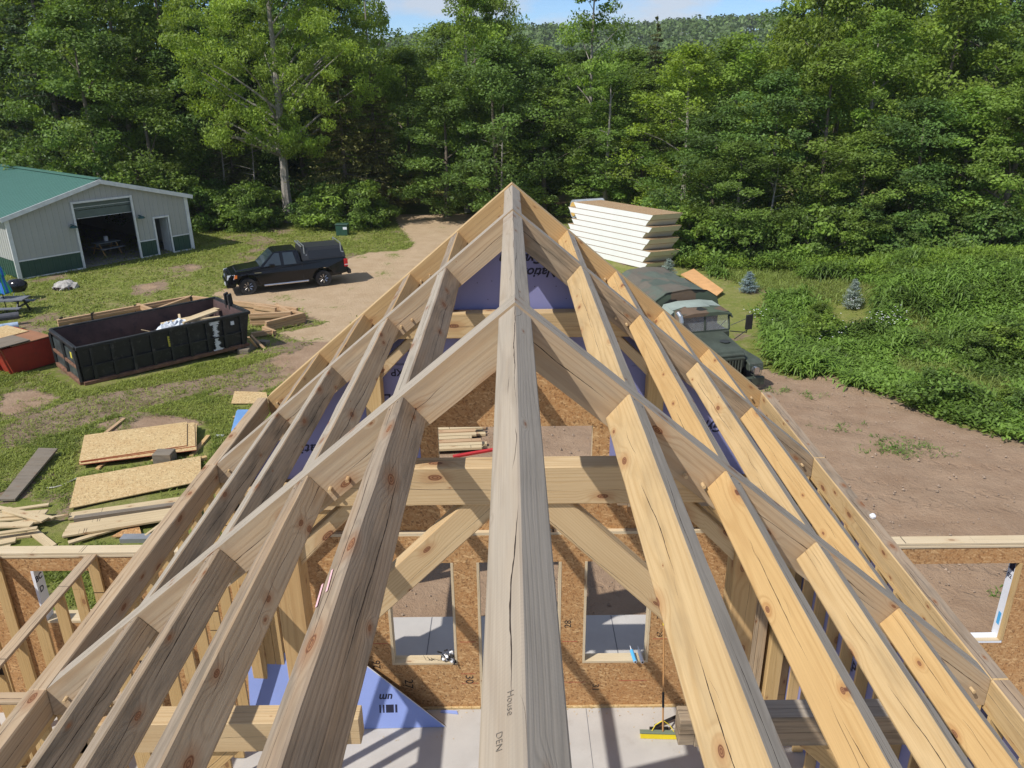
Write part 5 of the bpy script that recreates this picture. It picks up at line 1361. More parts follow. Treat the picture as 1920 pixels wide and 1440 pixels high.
# cab tub, windscreen frame with two panes, canvas roof
ahex('cab_body', [(-3.15, -.95, .8), (-1.9, -.9, .8), (-1.9, .9, .8), (-3.15, .95, .8), (-3.15, -.95, 1.75), (-1.88, -.88, 1.78), (-1.88, .88, 1.78), (-3.15, .95, 1.75)], mod, .03)
b = MB()
W0, W1, TZ, TX = -1.95, -2.02, 2.38, -2.02
for p0, p1 in (((W0, -.88, 1.8), (W0, .88, 1.8)), ((TX, -.85, TZ), (TX, .85, TZ)), ((W0, -.88, 1.8), (TX, -.85, TZ)), ((W0, .88, 1.8), (TX, .85, TZ)), ((W0, .0, 1.8), (TX, 0, TZ))):
    b.beam(AP(*p0), AP(*p1), .05, .05)
b.build('windscreen_frame', mod, at_)
mgt = NT('clear_glass'); mgt.b.inputs['Transmission Weight'].default_value = .85; mgt.out((.75, .8, .82, 1), .03)
for s in (-1, 1):
    y0, y1 = (s*.03, s*.86); b = MB(); b.hexa([AP(W0, y0, 1.83), AP(W0, y1, 1.83), AP(W0-.01, y1, 1.83), AP(W0-.01, y0, 1.83), AP(TX, y0, 2.35), AP(TX, y1*.975, 2.35), AP(TX-.01, y1*.975, 2.35), AP(TX-.01, y0, 2.35)])
    b.build('windscreen_pane', mgt.mat, at_)
b = MB()
for p0, p1 in (((-1.99, .5, 1.85), (-2.0, .75, 2.1)), ((-1.99, -.6, 1.85), (-2.0, -.2, 2.15))): b.tube([AP(*p0), AP(*p1)], .012, 5)
b.build('wiper', M['black'], at_)
mcr2 = plain('pale_canvas', (.27, .32, .28), .7, var=.2, sc=1.5)
cr = [(-.98, 2.2), (-.9, 2.36), (-.4, 2.44), (.4, 2.44), (.9, 2.36), (.98, 2.2), (.94, 2.2), (.86, 2.32), (-.86, 2.32), (-.94, 2.2)]
b = MB(); b.prism([(y, z) for y, z in cr], -3.25, -1.92, 'x'); b.v = [AP(v.x, v.y, v.z+(.0 if v.x > -2.5 else .06)) for v in b.v]; b.build('cab_roof_canvas', mcam, at_)
b = MB()
for (y0, z0_), (y1, z1_) in zip(cr[0:5], cr[1:6]):
    b.quad(AP(-3.27, y0, z0_+.068), AP(-2.55, y0, z0_+.042+.01*math.sin(y0*6)), AP(-2.55+.12*math.sin(y1*5), y1, z1_+.042), AP(-3.27, y1, z1_+.068))
b.build('roof_patch', mcr2, at_, fixn=False)
ahex('cab_back_canvas', [(-3.2, -.95, 1.75), (-3.15, -.95, 1.75), (-3.15, .95, 1.75), (-3.2, .95, 1.75), (-3.25, -.9, 2.36), (-3.2, -.9, 2.36), (-3.2, .9, 2.36), (-3.25, .9, 2.36)], mcam)
ahex('seat', [(-3.1, .1, 1.5), (-2.9, .1, 1.5), (-2.9, .75, 1.5), (-3.1, .75, 1.5), (-3.1, .1, 2.2), (-2.95, .1, 2.2), (-2.95, .75, 2.2), (-3.1, .75, 2.2)], plain('blue_cover', (.03, .06, .12), .7))
# exhaust stack
b = MB(); b.tube([AP(-1.75, -.95, 1.2), AP(-1.75, -.95, 2.25), AP(-1.8, -.97, 2.42), AP(-1.95, -.99, 2.5)], .075, 12); b.build('exhaust_stack', M['steel'], at_)
# mirror
b = MB(); b.tube([AP(-1.9, .9, 1.75), AP(-1.75, 1.42, 1.7), AP(-1.75, 1.45, 2.25)], .018, 6); b.tube([AP(-1.9, .9, 1.95), AP(-1.75, 1.42, 2.2)], .012, 5); b.tube([AP(-1.5, .85, 1.6), AP(-1.75, 1.45, 1.8)], .014, 5)
b.build('mirror_arm', M['black'], at_)
abox('mirror', -1.79, -1.73, 1.36, 1.60, 1.80, 2.30, M['black'], .01)
# cargo bed + bowed cover
abox('cargo_bed', -6.9, -3.4, -1.2, 1.2, .95, 1.35, mod); abox('chassis', -6.6, -.2, -.4, .4, .55, .85, M['black'])
cs = [(-1.22, 1.35), (-1.22, 2.25), (-1.12, 2.55), (-.75, 2.78), (0, 2.86), (.75, 2.78), (1.12, 2.55), (1.22, 2.25), (1.22, 1.35)]
b = MB(); b.prism(cs, -3.42, -3.40, 'x'); b.v = [AP(*v) for v in b.v]; b.build('front_curtain', mcam, at_)
b = MB(); xs_ = np.linspace(-6.95, -3.38, 15)
for x0, x1 in zip(xs_[:-1], xs_[1:]):
    for (a, c) in zip(cs[:-1], cs[1:]):
        def sg(x, q): 
            t = (x+6.95)/3.57*4; s_ = 1-.035*math.sin(math.pi*(t % 1))*(1 if q[1] > 2 else .3); return AP(x, q[0]*s_, 1.35+(q[1]-1.35)*s_)
        b.quad(sg(x0, a), sg(x1, a), sg(x1, c), sg(x0, c))
b.prism(cs, -6.95, -6.93, 'x'); k0 = len(b.v)-2*len(cs); b.v = b.v[:k0]+[AP(*v) for v in b.v[k0:]]
b.build('cargo_cover', mcam2, at_, fixn=False)
b = MB()
for y_ in (-.95, .85): b.hexa([AP(-3.36, y_-.12, 1.95), AP(-3.33, y_-.12, 1.95), AP(-3.33, y_+.12, 1.95), AP(-3.36, y_+.12, 1.95), AP(-3.38, y_-.12, 2.3), AP(-3.35, y_-.12, 2.3), AP(-3.35, y_+.12, 2.3), AP(-3.38, y_+.12, 2.3)])
b.build('cover_flap', plain('dark_canvas', (.03, .04, .045), .8), at_)

# ================================================================== VEGETATION
LEAF = {
 'lime': leafmat('leaf_lime', (.225, .335, .050), .38, .42),
 'mid': leafmat('leaf_mid', (.185, .275, .045), .42, .42),
 'dark': leafmat('leaf_dark', (.132, .212, .040), .45, .38),
 'olive': leafmat('needle_olive', (.13, .14, .042), .45, .2),
 'pine': leafmat('needle_pine', (.07, .112, .038), .45, .25),
 'blue': leafmat('needle_blue', (.25, .33, .34), .3, .1),
 'weed': leafmat('leaf_weed', (.160, .255, .042), .5, .38),
 'weedl': leafmat('leaf_weed_light', (.24, .30, .07), .4, .35),
}
def unit(v): return v/(np.linalg.norm(v, axis=1, keepdims=True)+1e-9)
def leaves(C, D, Nn, L, Wd, tint):
    """rhombus leaves: centre C, direction D, normal N"""
    D = unit(D); Sd = unit(np.cross(Nn, D)); L = L[:, None]; Wd = Wd[:, None]
    V = np.stack([C-D*L*.5, C+Sd*Wd*.5+D*L*.08, C+D*L*.5, C-Sd*Wd*.5+D*L*.08], 1)
    return V.reshape(-1, 3), tint
def crown_pts(rg, h, r, base, shape, ncl):
    """clump centres in a crown of height h, max radius r, starting at height base"""
    out = []
    while len(out) < ncl:
        t = rg.random(); a = rg.random()*2*math.pi
        if shape == 'round': env = math.sin(math.pi*min(1, (.08+t*.92))**.8)**.6
        elif shape == 'tall': env = (math.sin(math.pi*min(1, .12+t*.86)))**.7*(1-.25*t)
        else: env = max(.05, 1-t)**.8
        env *= 1+.28*math.sin(a*3+t*7+shape.__len__())*math.sin(a*2-5*t)
        q = rg.random()**.45
        out.append((env*r*q*math.cos(a), env*r*q*math.sin(a), base+t*(h-base), q))
    return np.array(out)
def make_tree(seed, h, r, base, shape, ncl, nl, ls, kind, bark='bark', crad=.17, trunk_r=.2, limbs=9, lean=0, asp=.55, droop=.3):
    if h > 5 and nl < 120: nl = int(nl*1.75); ls = ls*.76
    rg = np.random.default_rng(seed)
    P = crown_pts(rg, h, r, base, shape, ncl)
    cl_tint = np.clip(.5+.34*rg.standard_normal(ncl), 0, 1)
    cr = r*crad*(.6+.8*rg.random(ncl))
    idx = np.repeat(np.arange(ncl), nl); n = len(idx)
    g = rg.standard_normal((n, 3)); g = unit(g)*(rg.random((n, 1))**.4)
    g[:, 2] *= .62
    C = P[idx, :3]+g*cr[idx][:, None]
    out = unit(np.stack([P[idx, 0], P[idx, 1], (P[idx, 2]-(base+h)/2)*.6], 1)+g*r*.5)
    Nn = unit(out*.55+np.array([0, 0, .75])+.75*rg.standard_normal((n, 3)))
    D = unit(np.cross(Nn, rg.standard_normal((n, 3))))+np.array([0, 0, -droop])
    L = ls*(.65+.7*rg.random(n))
    V, t = leaves(C, D, Nn, L, L*asp, np.clip(cl_tint[idx]+.18*rg.standard_normal(n), 0, 1))
    me = fast_mesh('crown', V, 4, LEAF[kind], t)
    b = MB(); top = Vector((lean*h*.3, 0, h*.86))
    def cz(z): t = z/h; return Vector((lean*h*.3*t*t, .15*math.sin(t*5+seed), z))
    b.tube([cz(h*k/8*.9) for k in range(9)], [trunk_r*(1.25 if k == 0 else 1-.1*k) for k in range(9)], 8)
    order = np.argsort(-P[:, 3])[:limbs*3]
    for i in order[rg.permutation(len(order))[:limbs]]:
        e = Vector(P[i, :3]); z0 = max(base*.92, e.z-.55*math.hypot(e.x, e.y)-.6); z0 = min(z0, h*.8)
        s = cz(z0); m_ = s.lerp(e, .5)+Vector((0, 0, .12*(e-s).length*rg.uniform(-.2, 1)))
        rr_ = trunk_r*(1-z0/h)*.36+.012
        b.tube([s, s.lerp(m_, .5)+Vector((0, 0, .05)), m_, e], [rr_, rr_*.75, rr_*.5, .012], 5, cap=False)
    tm = b.build('trunk', M[bark], None, fixn=False).data
    o = bpy.data.objects.get('trunk'); 
    for o in [q for q in bpy.data.objects if q.data == tm]: bpy.data.objects.remove(o)
    return me, tm
def make_conifer(seed, h, r, kind, base=.8, rings=26, per=11, ln=46, ls=.16, bark='bark', up=0.0, thin=.35):
    rg = np.random.default_rng(seed); Cs = []; Ds = []; T = []
    b = MB(); b.tube([(0, 0, h*k/6) for k in range(7)], [max(.02, h*.014*(1-k/6.2)) for k in range(7)], 7)
    for i in range(rings):
        t = (i+rg.random()*.6)/rings; z = base+(h-base)*t; rad = r*(1-t)**.85*(.75+.4*rg.random())+.08
        k = max(4, int(per*(1-t*.6)))
        for j in range(k):
            a = rg.random()*2*math.pi; L = rad*(.7+.4*rg.random())
            d = np.array([math.cos(a), math.sin(a), up-.18])
            s = rg.random(ln)**.7*L; sd_ = rg.standard_normal((ln, 3))*(.06+.10*L)*np.array([1, 1, .5])
            Cs.append(np.array([0, 0, z])+d[None]*s[:, None]+sd_*(.3+s/L)[:, None]*.6+np.array([0, 0, 1])*(s[:, None]/L)**2*L*.10)
            dd = d[None]+rg.standard_normal((ln, 3))*.55; Ds.append(dd); T.append(np.clip(.5+.2*rg.standard_normal()+.2*rg.standard_normal(ln), 0, 1))
            if j % 2 == 0 and L > .7: b.tube([(0, 0, z), tuple(np.array([0, 0, z])+d*L*.8)], [.02+.006*h*(1-t)*.3, .008], 4, cap=False)
    C = np.concatenate(Cs); D = np.concatenate(Ds); T = np.concatenate(T); n = len(C)
    Nn = unit(rg.standard_normal((n, 3))+np.array([0, 0, 1.2])); L = ls*(.6+.8*rg.random(n))
    V, t = leaves(C, D, Nn, L, L*thin, T)
    me = fast_mesh('crown', V, 4, LEAF[kind], t)
    tm = b.build('trunk', M[bark], None, fixn=False).data
    for o in [q for q in bpy.data.objects if q.data == tm]: bpy.data.objects.remove(o)
    return me, tm
PROTO = {
 'maple_d': make_tree(1, 14, 4.6, 1.5, 'round', 125, 105, .30, 'dark', crad=.2),
 'maple_d2': make_tree(2, 13, 4.2, 1.2, 'round', 120, 105, .28, 'dark', crad=.21),
 'maple_m': make_tree(3, 15, 4.6, 1.6, 'round', 125, 105, .30, 'mid', crad=.2),
 'maple_m2': make_tree(4, 14, 4.0, 1.2, 'tall', 115, 105, .28, 'mid', crad=.21),
 'ash': make_tree(5, 16, 3.0, 2.2, 'tall', 95, 95, .27, 'lime', 'barkg', crad=.24, limbs=12),
 'ash2': make_tree(6, 15, 3.8, 1.6, 'round', 100, 95, .28, 'lime', 'barkg', crad=.22, limbs=12),
 'poplar': make_tree(7, 16, 2.6, 1.2, 'tall', 90, 100, .26, 'mid', 'barkg', crad=.25),
 'walnut': make_tree(8, 19, 7.0, 4.6, 'round', 300, 230, .215, 'lime', 'barkg', crad=.12, trunk_r=.36, limbs=30, asp=.42, droop=.5),
 'cedar': make_conifer(9, 12, 3.4, 'olive', 1.0, 34, 12, 46, .26),
 'pine': make_conifer(10, 18, 3.6, 'pine', 3.0, 30, 11, 50, .30, up=.15),
 'spire': make_conifer(11, 14, 1.9, 'olive', 1.0, 30, 9, 34, .24),
 'shrub': make_tree(12, 2.4, 1.6, .2, 'round', 42, 70, .19, 'weed', crad=.28, trunk_r=.05, limbs=8),
 'shrub2': make_tree(13, 3.6, 2.2, .2, 'round', 55, 80, .21, 'dark', crad=.27, trunk_r=.06, limbs=8),
}
def tree(proto, x, y, h, r=None, rot=None, label='', cat='tree', group=None, name='tree', z=None):
    cm, tm = PROTO[proto]; H0 = {'maple_d': 14, 'maple_d2': 13, 'maple_m': 15, 'maple_m2': 14, 'ash': 16, 'ash2': 15, 'poplar': 16, 'walnut': 19, 'cedar': 12, 'pine': 18, 'spire': 14, 'shrub': 2.4, 'shrub2': 3.6}[proto]
    R0 = {'maple_d': 4.6, 'maple_d2': 4.2, 'maple_m': 4.6, 'maple_m2': 4.0, 'ash': 3.0, 'ash2': 3.8, 'poplar': 2.6, 'walnut': 7.4, 'cedar': 3.4, 'pine': 3.6, 'spire': 1.9, 'shrub': 1.6, 'shrub2': 2.2}[proto]
    sz = h/H0; sx = (r/R0) if r else sz
    e = bpy.data.objects.new(name, None); zz = ground(x, y)-.05 if z is None else z
    Mx = Matrix.Translation((x, y, zz)) @ Matrix.Rotation(rot if rot is not None else random.random()*6.28, 4, 'Z') @ Matrix.Diagonal((sx, sx, sz, 1))
    place(e, Mx); tag(e, label, cat, group)
    place(bpy.data.objects.new('trunk', tm), Mx, e); place(bpy.data.objects.new('crown', cm), Mx, e)
    return e
def tx(px, y):
    """x on the ground line at depth y below picture column px"""
    r = ray(px, 420); return (CAM + r*(y/r.y)).x
GRP = 'trees of the wood edge'
# (proto, px column, depth, height, radius, label)
T = [
 ('walnut', 546, 56.5, 20.5, 7.2, 'big lime green tree with a pale thick trunk behind the pickup', 2.2),
 ('pine', -10, 64, 21, 4.2, 'tall dark pine at the far left edge above the barn roof', None),
 ('pine', 75, 63, 23, 4.2, 'tall dark pine with visible trunk above the left half of the barn', None),
 ('pine', 150, 60, 24, 4.0, 'tall dark pine behind the rounded maple left of the lime tree', None),
 ('maple_d', 205, 54.5, 14.0, 5.0, 'rounded dark maple rising directly over the barn peak', None),
 ('maple_d2', 90, 62, 11.5, 4.6, 'low dark maple just above the barn roof ridge', None),
 ('maple_d2', 300, 55, 10.5, 4.4, 'dark maple left of the big lime tree above the right barn corner', None),
 ('maple_m', 275, 62, 21, 5.5, 'tall mid green tree between the pines and the big lime tree', None),
 ('maple_m2', 360, 68, 22, 5.5, 'tall green tree top showing behind the left side of the lime tree', None),
 ('maple_d', 420, 63, 14, 5, 'dark leafy tree filling the gap under the lime crown, left', None),
 ('maple_d', 610, 70, 20, 5.0, 'tall dark tree behind the right side of the lime crown', None),
 ('ash', 714, 62, 18.3, 2.5, 'light green slender tree just left of the sky gap', None),
 ('cedar', 655, 57.5, 12.0, 4.0, 'olive brown cedar with drooping boughs right of the pale trunk', 1.0),
 ('cedar', 715, 59, 10.0, 3.2, 'second olive cedar beside the gravel drive', 3.0),
 ('cedar', 450, 58.5, 8.0, 3.0, 'small dark cedar left of the pale thick trunk', 2.0),
 ('maple_d', 775, 66, 11.6, 4.8, 'dark tree at the end of the drive below the sky gap', None),
 ('maple_d2', 840, 58, 9.0, 4.5, 'low dark tree overhanging the end of the gravel drive', None),
 ('ash', 880, 60, 17.5, 2.9, 'tall light green tree right of the sky gap', None),
 ('maple_m2', 900, 64, 16.0, 3.0, 'green tree standing left behind the tall light one by the sky gap', None),
 ('maple_m', 938, 66, 16.4, 3.0, 'mid green tree above the roof peak, its top against the sky', None),
 ('maple_d', 930, 56, 11.5, 4.6, 'dark full tree directly behind the roof peak', None),
 ('maple_d2', 1020, 57, 8.8, 4.4, 'dark low tree behind the right of the roof peak', None),
 ('maple_d', 1010, 64, 11.2, 4.4, 'dark tree under the distant hill left of the tall thin ash', None),
 ('ash', 1105, 60, 17.8, 3.0, 'tall thin light green ash crossing the distant hill', 1.2),
 ('poplar', 1135, 55, 10.0, 2.8, 'slim green tree with pale stem behind the panel stack', None),
 ('cedar', 1213, 64, 13.8, 2.0, 'narrow dark spruce spire against the distant hill', None),
 ('maple_d', 1200, 58, 9.5, 4.4, 'dark tree standing behind the stack of white panels', None),
 ('ash2', 1275, 52, 11.2, 4.0, 'light green tree under the distant hill, right of the dark spire', None),
 ('ash2', 1360, 54, 11.8, 4.0, 'second light green tree under the distant hill', None),
 ('maple_d2', 1330, 46.5, 7.4, 4.0, 'leafy tree whose branches hang over the white panel stack', None),
 ('maple_m', 1495, 52, 17.0, 4.0, 'tall mid green tree where the hill meets the right hand wood', None),
 ('maple_m', 1540, 56, 19, 5.2, 'tall tree second from the hill in the right hand wood', None),
 ('maple_d', 1440, 46, 9.5, 4.2, 'dark round tree right of the panel stack', None),
 ('maple_m2', 1530, 45, 11.0, 4.0, 'mid green tree behind the left blue spruce', None),
 ('ash2', 1600, 46.5, 12.5, 3.6, 'lime green tree in the middle of the right hand wood', None),
 ('maple_d', 1640, 58, 20, 5.5, 'very tall dark tree at the top right of the picture', None),
 ('pine', 1745, 58, 22, 4.2, 'tall pine with bare trunk at the upper right', None),
 ('maple_m', 1730, 47, 14.5, 4.4, 'leafy tree below the upper right pine', None),
 ('maple_d2', 1700, 42, 8.0, 3.8, 'dark tree above the right blue spruce', None),
 ('ash2', 1790, 42.5, 8.5, 3.4, 'bright green tree low in the right hand wood', None),
 ('maple_d', 1850, 52, 19, 5.2, 'tall dark tree near the right edge', None),
 ('maple_m2', 1880, 41, 10.5, 3.8, 'mid green tree at the right edge above the weeds', None),
 ('maple_d', 1960, 44, 14, 5, 'dark tree cut by the right edge', None),
 ('maple_m', 1990, 56, 19, 5.5, 'tall tree beyond the upper right corner', None),
 ('maple_d', 1610, 41.5, 6.4, 3.4, 'low dark tree behind the right blue spruce', None),
 ('maple_d2', 1380, 43, 6.2, 3.2, 'low dark tree above the left blue spruce', None),
 ('maple_d', 500, 66, 15, 5.5, 'dark tree hidden deep behind the pale trunk', None),
 ('maple_d2', 580, 64, 12, 5, 'dark tree in the shade right of the pale trunk', None),
 ('maple_d', 10, 66, 15, 5.5, 'dark leafy tree between the two left pines', None),
 ('maple_d2', 240, 66, 16, 5.5, 'dark tree deep in the wood behind the barn peak', None),
 ('maple_d', 130, 63, 17, 5.5, 'dark leafy tree among the trunks of the left pines', None),
 ('maple_d2', -60, 66, 17, 5.5, 'dark tree beyond the left edge of the barn', None),
]
for p_, px, y, h, r, lb, rot in T: tree(p_, tx(px, y), y, h, r, rot, lb, 'tree', GRP)
# second row: fills the depth of the wood
rb = random.Random(31); k = 0
for px in range(-60, 2040, 82):
    y = 74+rb.uniform(-3, 5)
    if 720 < px < 850: hh = 11.4
    elif 960 < px < 1420: hh = 11.6
    else: hh = rb.uniform(17, 20)
    if 830 <= px <= 960: hh = 14
    tree(rb.choice(['maple_d', 'maple_d2', 'maple_m']), tx(px, y), y, hh, 6.0, None, 'dark tree deep in the second row of the wood', 'tree', 'trees deep in the wood')
for px in range(1000, 1420, 52):
    tree(rb.choice(['maple_m', 'maple_d', 'ash2']), tx(px, 92), 92, rb.uniform(10.6, 11.8), 5.5, None, 'green tree top in front of the distant hill', 'tree', 'tree tops below the hill')
# under-storey shrubs along the edge
for i in range(60):
    px = [330+i*9.5 for i in range(42)][i] if i < 42 else 1290+(i-42)*36
    if i < 42: 
        y = 54.5+rb.uniform(-1.0, 2.2) if px < 700 else 60+rb.uniform(-1, 2)
        if 725 < px: px = 870+(px-725)*4; y = 52+rb.uniform(-1, 3)
    else: y = 41.5-(px-1290)*.004+rb.uniform(-.6, 1.5)
    if 500 < px < 592 and y < 58: continue
    tree('shrub' if rb.random() < .6 else 'shrub2', tx(px, y), y, rb.uniform(1.7, 3.3), rb.uniform(1.5, 2.3), None, 'leafy shrub at the foot of the wood', 'shrub', 'shrubs along the foot of the wood', 'shrub')
# blue spruces
PROTO['bs'] = make_conifer(20, 2.2, 1.0, 'blue', .08, 20, 12, 34, .13, up=.35, thin=.3)
def spruce(px, py, h, r, lb):
    q = at(px, py); e = empty('blue_spruce', q, 0, lb, 'spruce', 'young blue spruces'); Mx = wm(e) @ Matrix.Diagonal((r/1.0, r/1.0, h/2.2, 1))
    place(bpy.data.objects.new('trunk', PROTO['bs'][1]), Mx, e); place(bpy.data.objects.new('crown', PROTO['bs'][0]), Mx, e)
spruce(1402, 549, 1.0, .52, 'short squat blue spruce right of the army truck cover')
spruce(1596, 580, 1.3, .48, 'taller pointed blue spruce in the grass below the right hand wood')
spruce(1252, 522, 1.0, .5, 'small blue spruce peeping over the army truck cover')
# dead snags in the shade
for (px, y, h) in ((430, 57, 6), (485, 57.5, 5.5), (940, 55, 8), (1130, 54, 7), (1440, 43, 5)):
    b = MB(); x = tx(px, y); z = ground(x, y); rg_ = random.Random(px)
    b.tube([(x, y, z), (x+.1, y, z+h*.5), (x+.25, y, z+h)], [.09, .06, .02], 6)
    for k in range(9):
        zz = z+h*(.3+.07*k); a = rg_.random()*6.28; L = rg_.uniform(.5, 1.6); b.tube([(x+.1, y, zz), (x+.1+L*math.cos(a), y+L*math.sin(a), zz+.3*L)], [.025, .006], 4)
    tag(b.build('dead_tree', M['barkg'], fixn=False), {430: 'bare grey sapling left of the pale thick trunk', 485: 'bare grey sapling close beside the pale thick trunk', 940: 'bare stem behind the roof peak', 1130: 'bare pale stem behind the white panel stack', 1440: 'bare branches hanging behind the left blue spruce'}[px], 'dead tree')

# ---- tall weeds on the right
W_ALL = poly_px([(1415, 560), (1440, 640), (1440, 690), (1490, 712), (1560, 703), (1585, 722), (1640, 738), (1700, 762), (1800, 800), (1935, 834), (1990, 700), (2000, 490), (1900, 500), (1500, 500), (1330, 495), (1330, 515), (1380, 530)])
W_LAWN = poly_px([(1340, 500), (1480, 512), (1660, 540), (1740, 620), (1800, 700), (1930, 745), (1930, 775), (1800, 745), (1690, 705), (1610, 640), (1560, 600), (1490, 560), (1400, 570)])
def scatter(n, x0, x1, y0, y1, rg): return rg.uniform(x0, x1, n), rg.uniform(y0, y1, n)
def blades(name, X, Y, H, per, ls, wd, kind, rg, label, cat, bend=.6, spread=.25, zoff=0, tintf=None):
    n = len(X); idx = np.repeat(np.arange(n), per); m_ = len(idx)
    a = rg.random(m_)*2*np.pi; hh = H[idx]
    t = .25+.75*rg.random(m_)
    base = np.stack([X[idx]+spread*rg.standard_normal(m_)*.5, Y[idx]+spread*rg.standard_normal(m_)*.5, ground_np(X[idx], Y[idx])+hh*t*.8+zoff], 1)
    L = ls*(.6+.8*rg.random(m_))*(.6+.5*hh/np.max(H)); w = wd*(.7+.6*rg.random(m_))
    el_ = rg.uniform(-.1, 1.1, m_)
    d1 = np.stack([np.cos(a)*np.cos(el_), np.sin(a)*np.cos(el_), np.sin(el_)], 1)
    d2 = np.stack([np.cos(a)*np.cos(el_-bend), np.sin(a)*np.cos(el_-bend), np.sin(el_-bend)], 1)
    s = np.stack([-np.sin(a), np.cos(a), np.zeros(m_)], 1)
    p0 = base; p1 = base+d1*L[:, None]*.5; p2 = p1+d2*L[:, None]*.5
    Q1 = np.stack([p0-s*w[:, None]*.25, p0+s*w[:, None]*.25, p1+s*w[:, None]*.5, p1-s*w[:, None]*.5], 1)
    Q2 = np.stack([p1-s*w[:, None]*.5, p1+s*w[:, None]*.5, p2+s*w[:, None]*.06, p2-s*w[:, None]*.06], 1)
    V = np.concatenate([Q1, Q2], 1).reshape(-1, 3)
    ti = np.clip(.5+.2*rg.standard_normal(n)[idx]+.15*rg.standard_normal(m_), 0, 1)
    if tintf is not None: ti = np.clip(ti+tintf(X[idx], Y[idx]), 0, 1)
    me = fast_mesh(name, V, 4, LEAF[kind], np.repeat(ti, 2))
    return tag(place(bpy.data.objects.new(name, me), Matrix.Identity(4)), label, cat, kind='stuff')
rg = np.random.default_rng(99)
X, Y = scatter(60000, 5, 40, 15, 46, rg)
jx, jy = (fbm(X, Y, 1.1, 3, 91)-.5)*1.8, (fbm(X, Y, 1.1, 3, 92)-.5)*1.8
k = inside(W_ALL, X+jx*.5, Y+jy*.5)
for px_, py_ in ((1402, 549), (1596, 580)):
    q = at(px_, py_); ln_ = np.hypot(q.x, q.y); u1 = ((X-q.x)*-q.x+(Y-q.y)*-q.y)/ln_; v1 = ((X-q.x)*q.y-(Y-q.y)*q.x)/ln_
    k &= ~((u1 > -.6) & (u1 < 3.2) & (np.abs(v1) < .95))
X, Y, jx, jy = X[k], Y[k], jx[k], jy[k]
nn_ = fbm(X, Y, .35, 3, 41); lawn = inside(W_LAWN, X+jx*.9, Y+jy*.9) & (nn_ < .66)
XT, YT = X[~lawn], Y[~lawn]; nT = fbm(XT, YT, .22, 3, 45)
coarse = nT > .44
HT = .25+2.0*np.clip(fbm(XT, YT, .42, 4, 47)-.28, .02, 1)**1.25
blades('tall_weeds', XT[coarse], YT[coarse], HT[coarse], 9, .62, .06, 'weed', rg, 'tall arching green weeds covering the bank on the right', 'weeds', bend=1.0, tintf=lambda x, y: (fbm(x, y, .5, 3, 71)-.5)*1.6)
blades('leafy_weeds', XT[~coarse], YT[~coarse], HT[~coarse]*.8, 16, .17, .075, 'weed', rg, 'dense small leaved green weeds on the right bank', 'weeds', bend=.5, spread=.4, tintf=lambda x, y: (fbm(x, y, .6, 3, 72)-.5)*1.8)
blades('meadow_grass', X[lawn], Y[lawn], np.full(lawn.sum(), .22), 8, .22, .022, 'weedl', rg, 'lower yellow green meadow grass crossing the weeds', 'grass', bend=.5, spread=.3)
bg_ = random.Random(17); nb = 0
while nb < 15:
    px, py = bg_.uniform(1480, 1990), bg_.uniform(600, 800); q = at(px, py); X_, Y_ = np.array([q.x]), np.array([q.y])
    if not inside(W_ALL, X_, Y_)[0] or inside(W_LAWN, X_, Y_)[0]: continue
    nb += 1; hgt = bg_.uniform(.7, 1.25)
    tree('shrub' if bg_.random() < .7 else 'shrub2', q.x, q.y, hgt, hgt*bg_.uniform(.6, .85), None, 'bushy weed clump standing out of the weeds on the right bank', 'bush', 'bushy clumps among the weeds', 'bush')
# light fringe of goldenrod along the wood
X, Y = scatter(9000, 6, 34, 33, 46, rg); fr = inside(poly_px([(1270, 505), (1500, 515), (1700, 540), (1930, 515), (1930, 470), (1500, 475), (1290, 480)]), X, Y); X, Y = X[fr], Y[fr]
blades('goldenrod', X, Y, .35+.9*fbm(X, Y, .9, 3, 73), 16, .2, .06, 'weed', rg, 'light green fringe of stalky weeds at the foot of the right hand wood', 'weeds', spread=.35, tintf=lambda x, y: .25+(fbm(x, y, .7, 3, 74)-.5)*1.6)
# white flowers
fl = []
for cx_, cy_, n_, s_ in ((1650, 630, 34, .35), (1672, 622, 18, .3), (1590, 600, 8, .3), (1415, 615, 14, .25), (1560, 635, 10, .4), (1545, 655, 8, .3)):
    q = at(cx_, cy_)
    for i in range(n_):
        x, y = q.x+rg.normal(0, s_), q.y+rg.normal(0, s_); z = ground(x, y)+rg.uniform(.5, .95)
        a = rg.random()*3.1; r_ = .035
        fl += [(x+r_*math.cos(a), y+r_*math.sin(a), z), (x-r_*math.sin(a), y+r_*math.cos(a), z+.01), (x-r_*math.cos(a), y-r_*math.sin(a), z), (x+r_*math.sin(a), y-r_*math.cos(a), z+.01)]
me = fast_mesh('white_flowers', np.array(fl), 4, plain('petal_white', (.8, .8, .78), .8))
tag(place(bpy.data.objects.new('white_flowers', me), Matrix.Identity(4)), 'scattered white daisies among the weeds', 'flowers', kind='stuff')

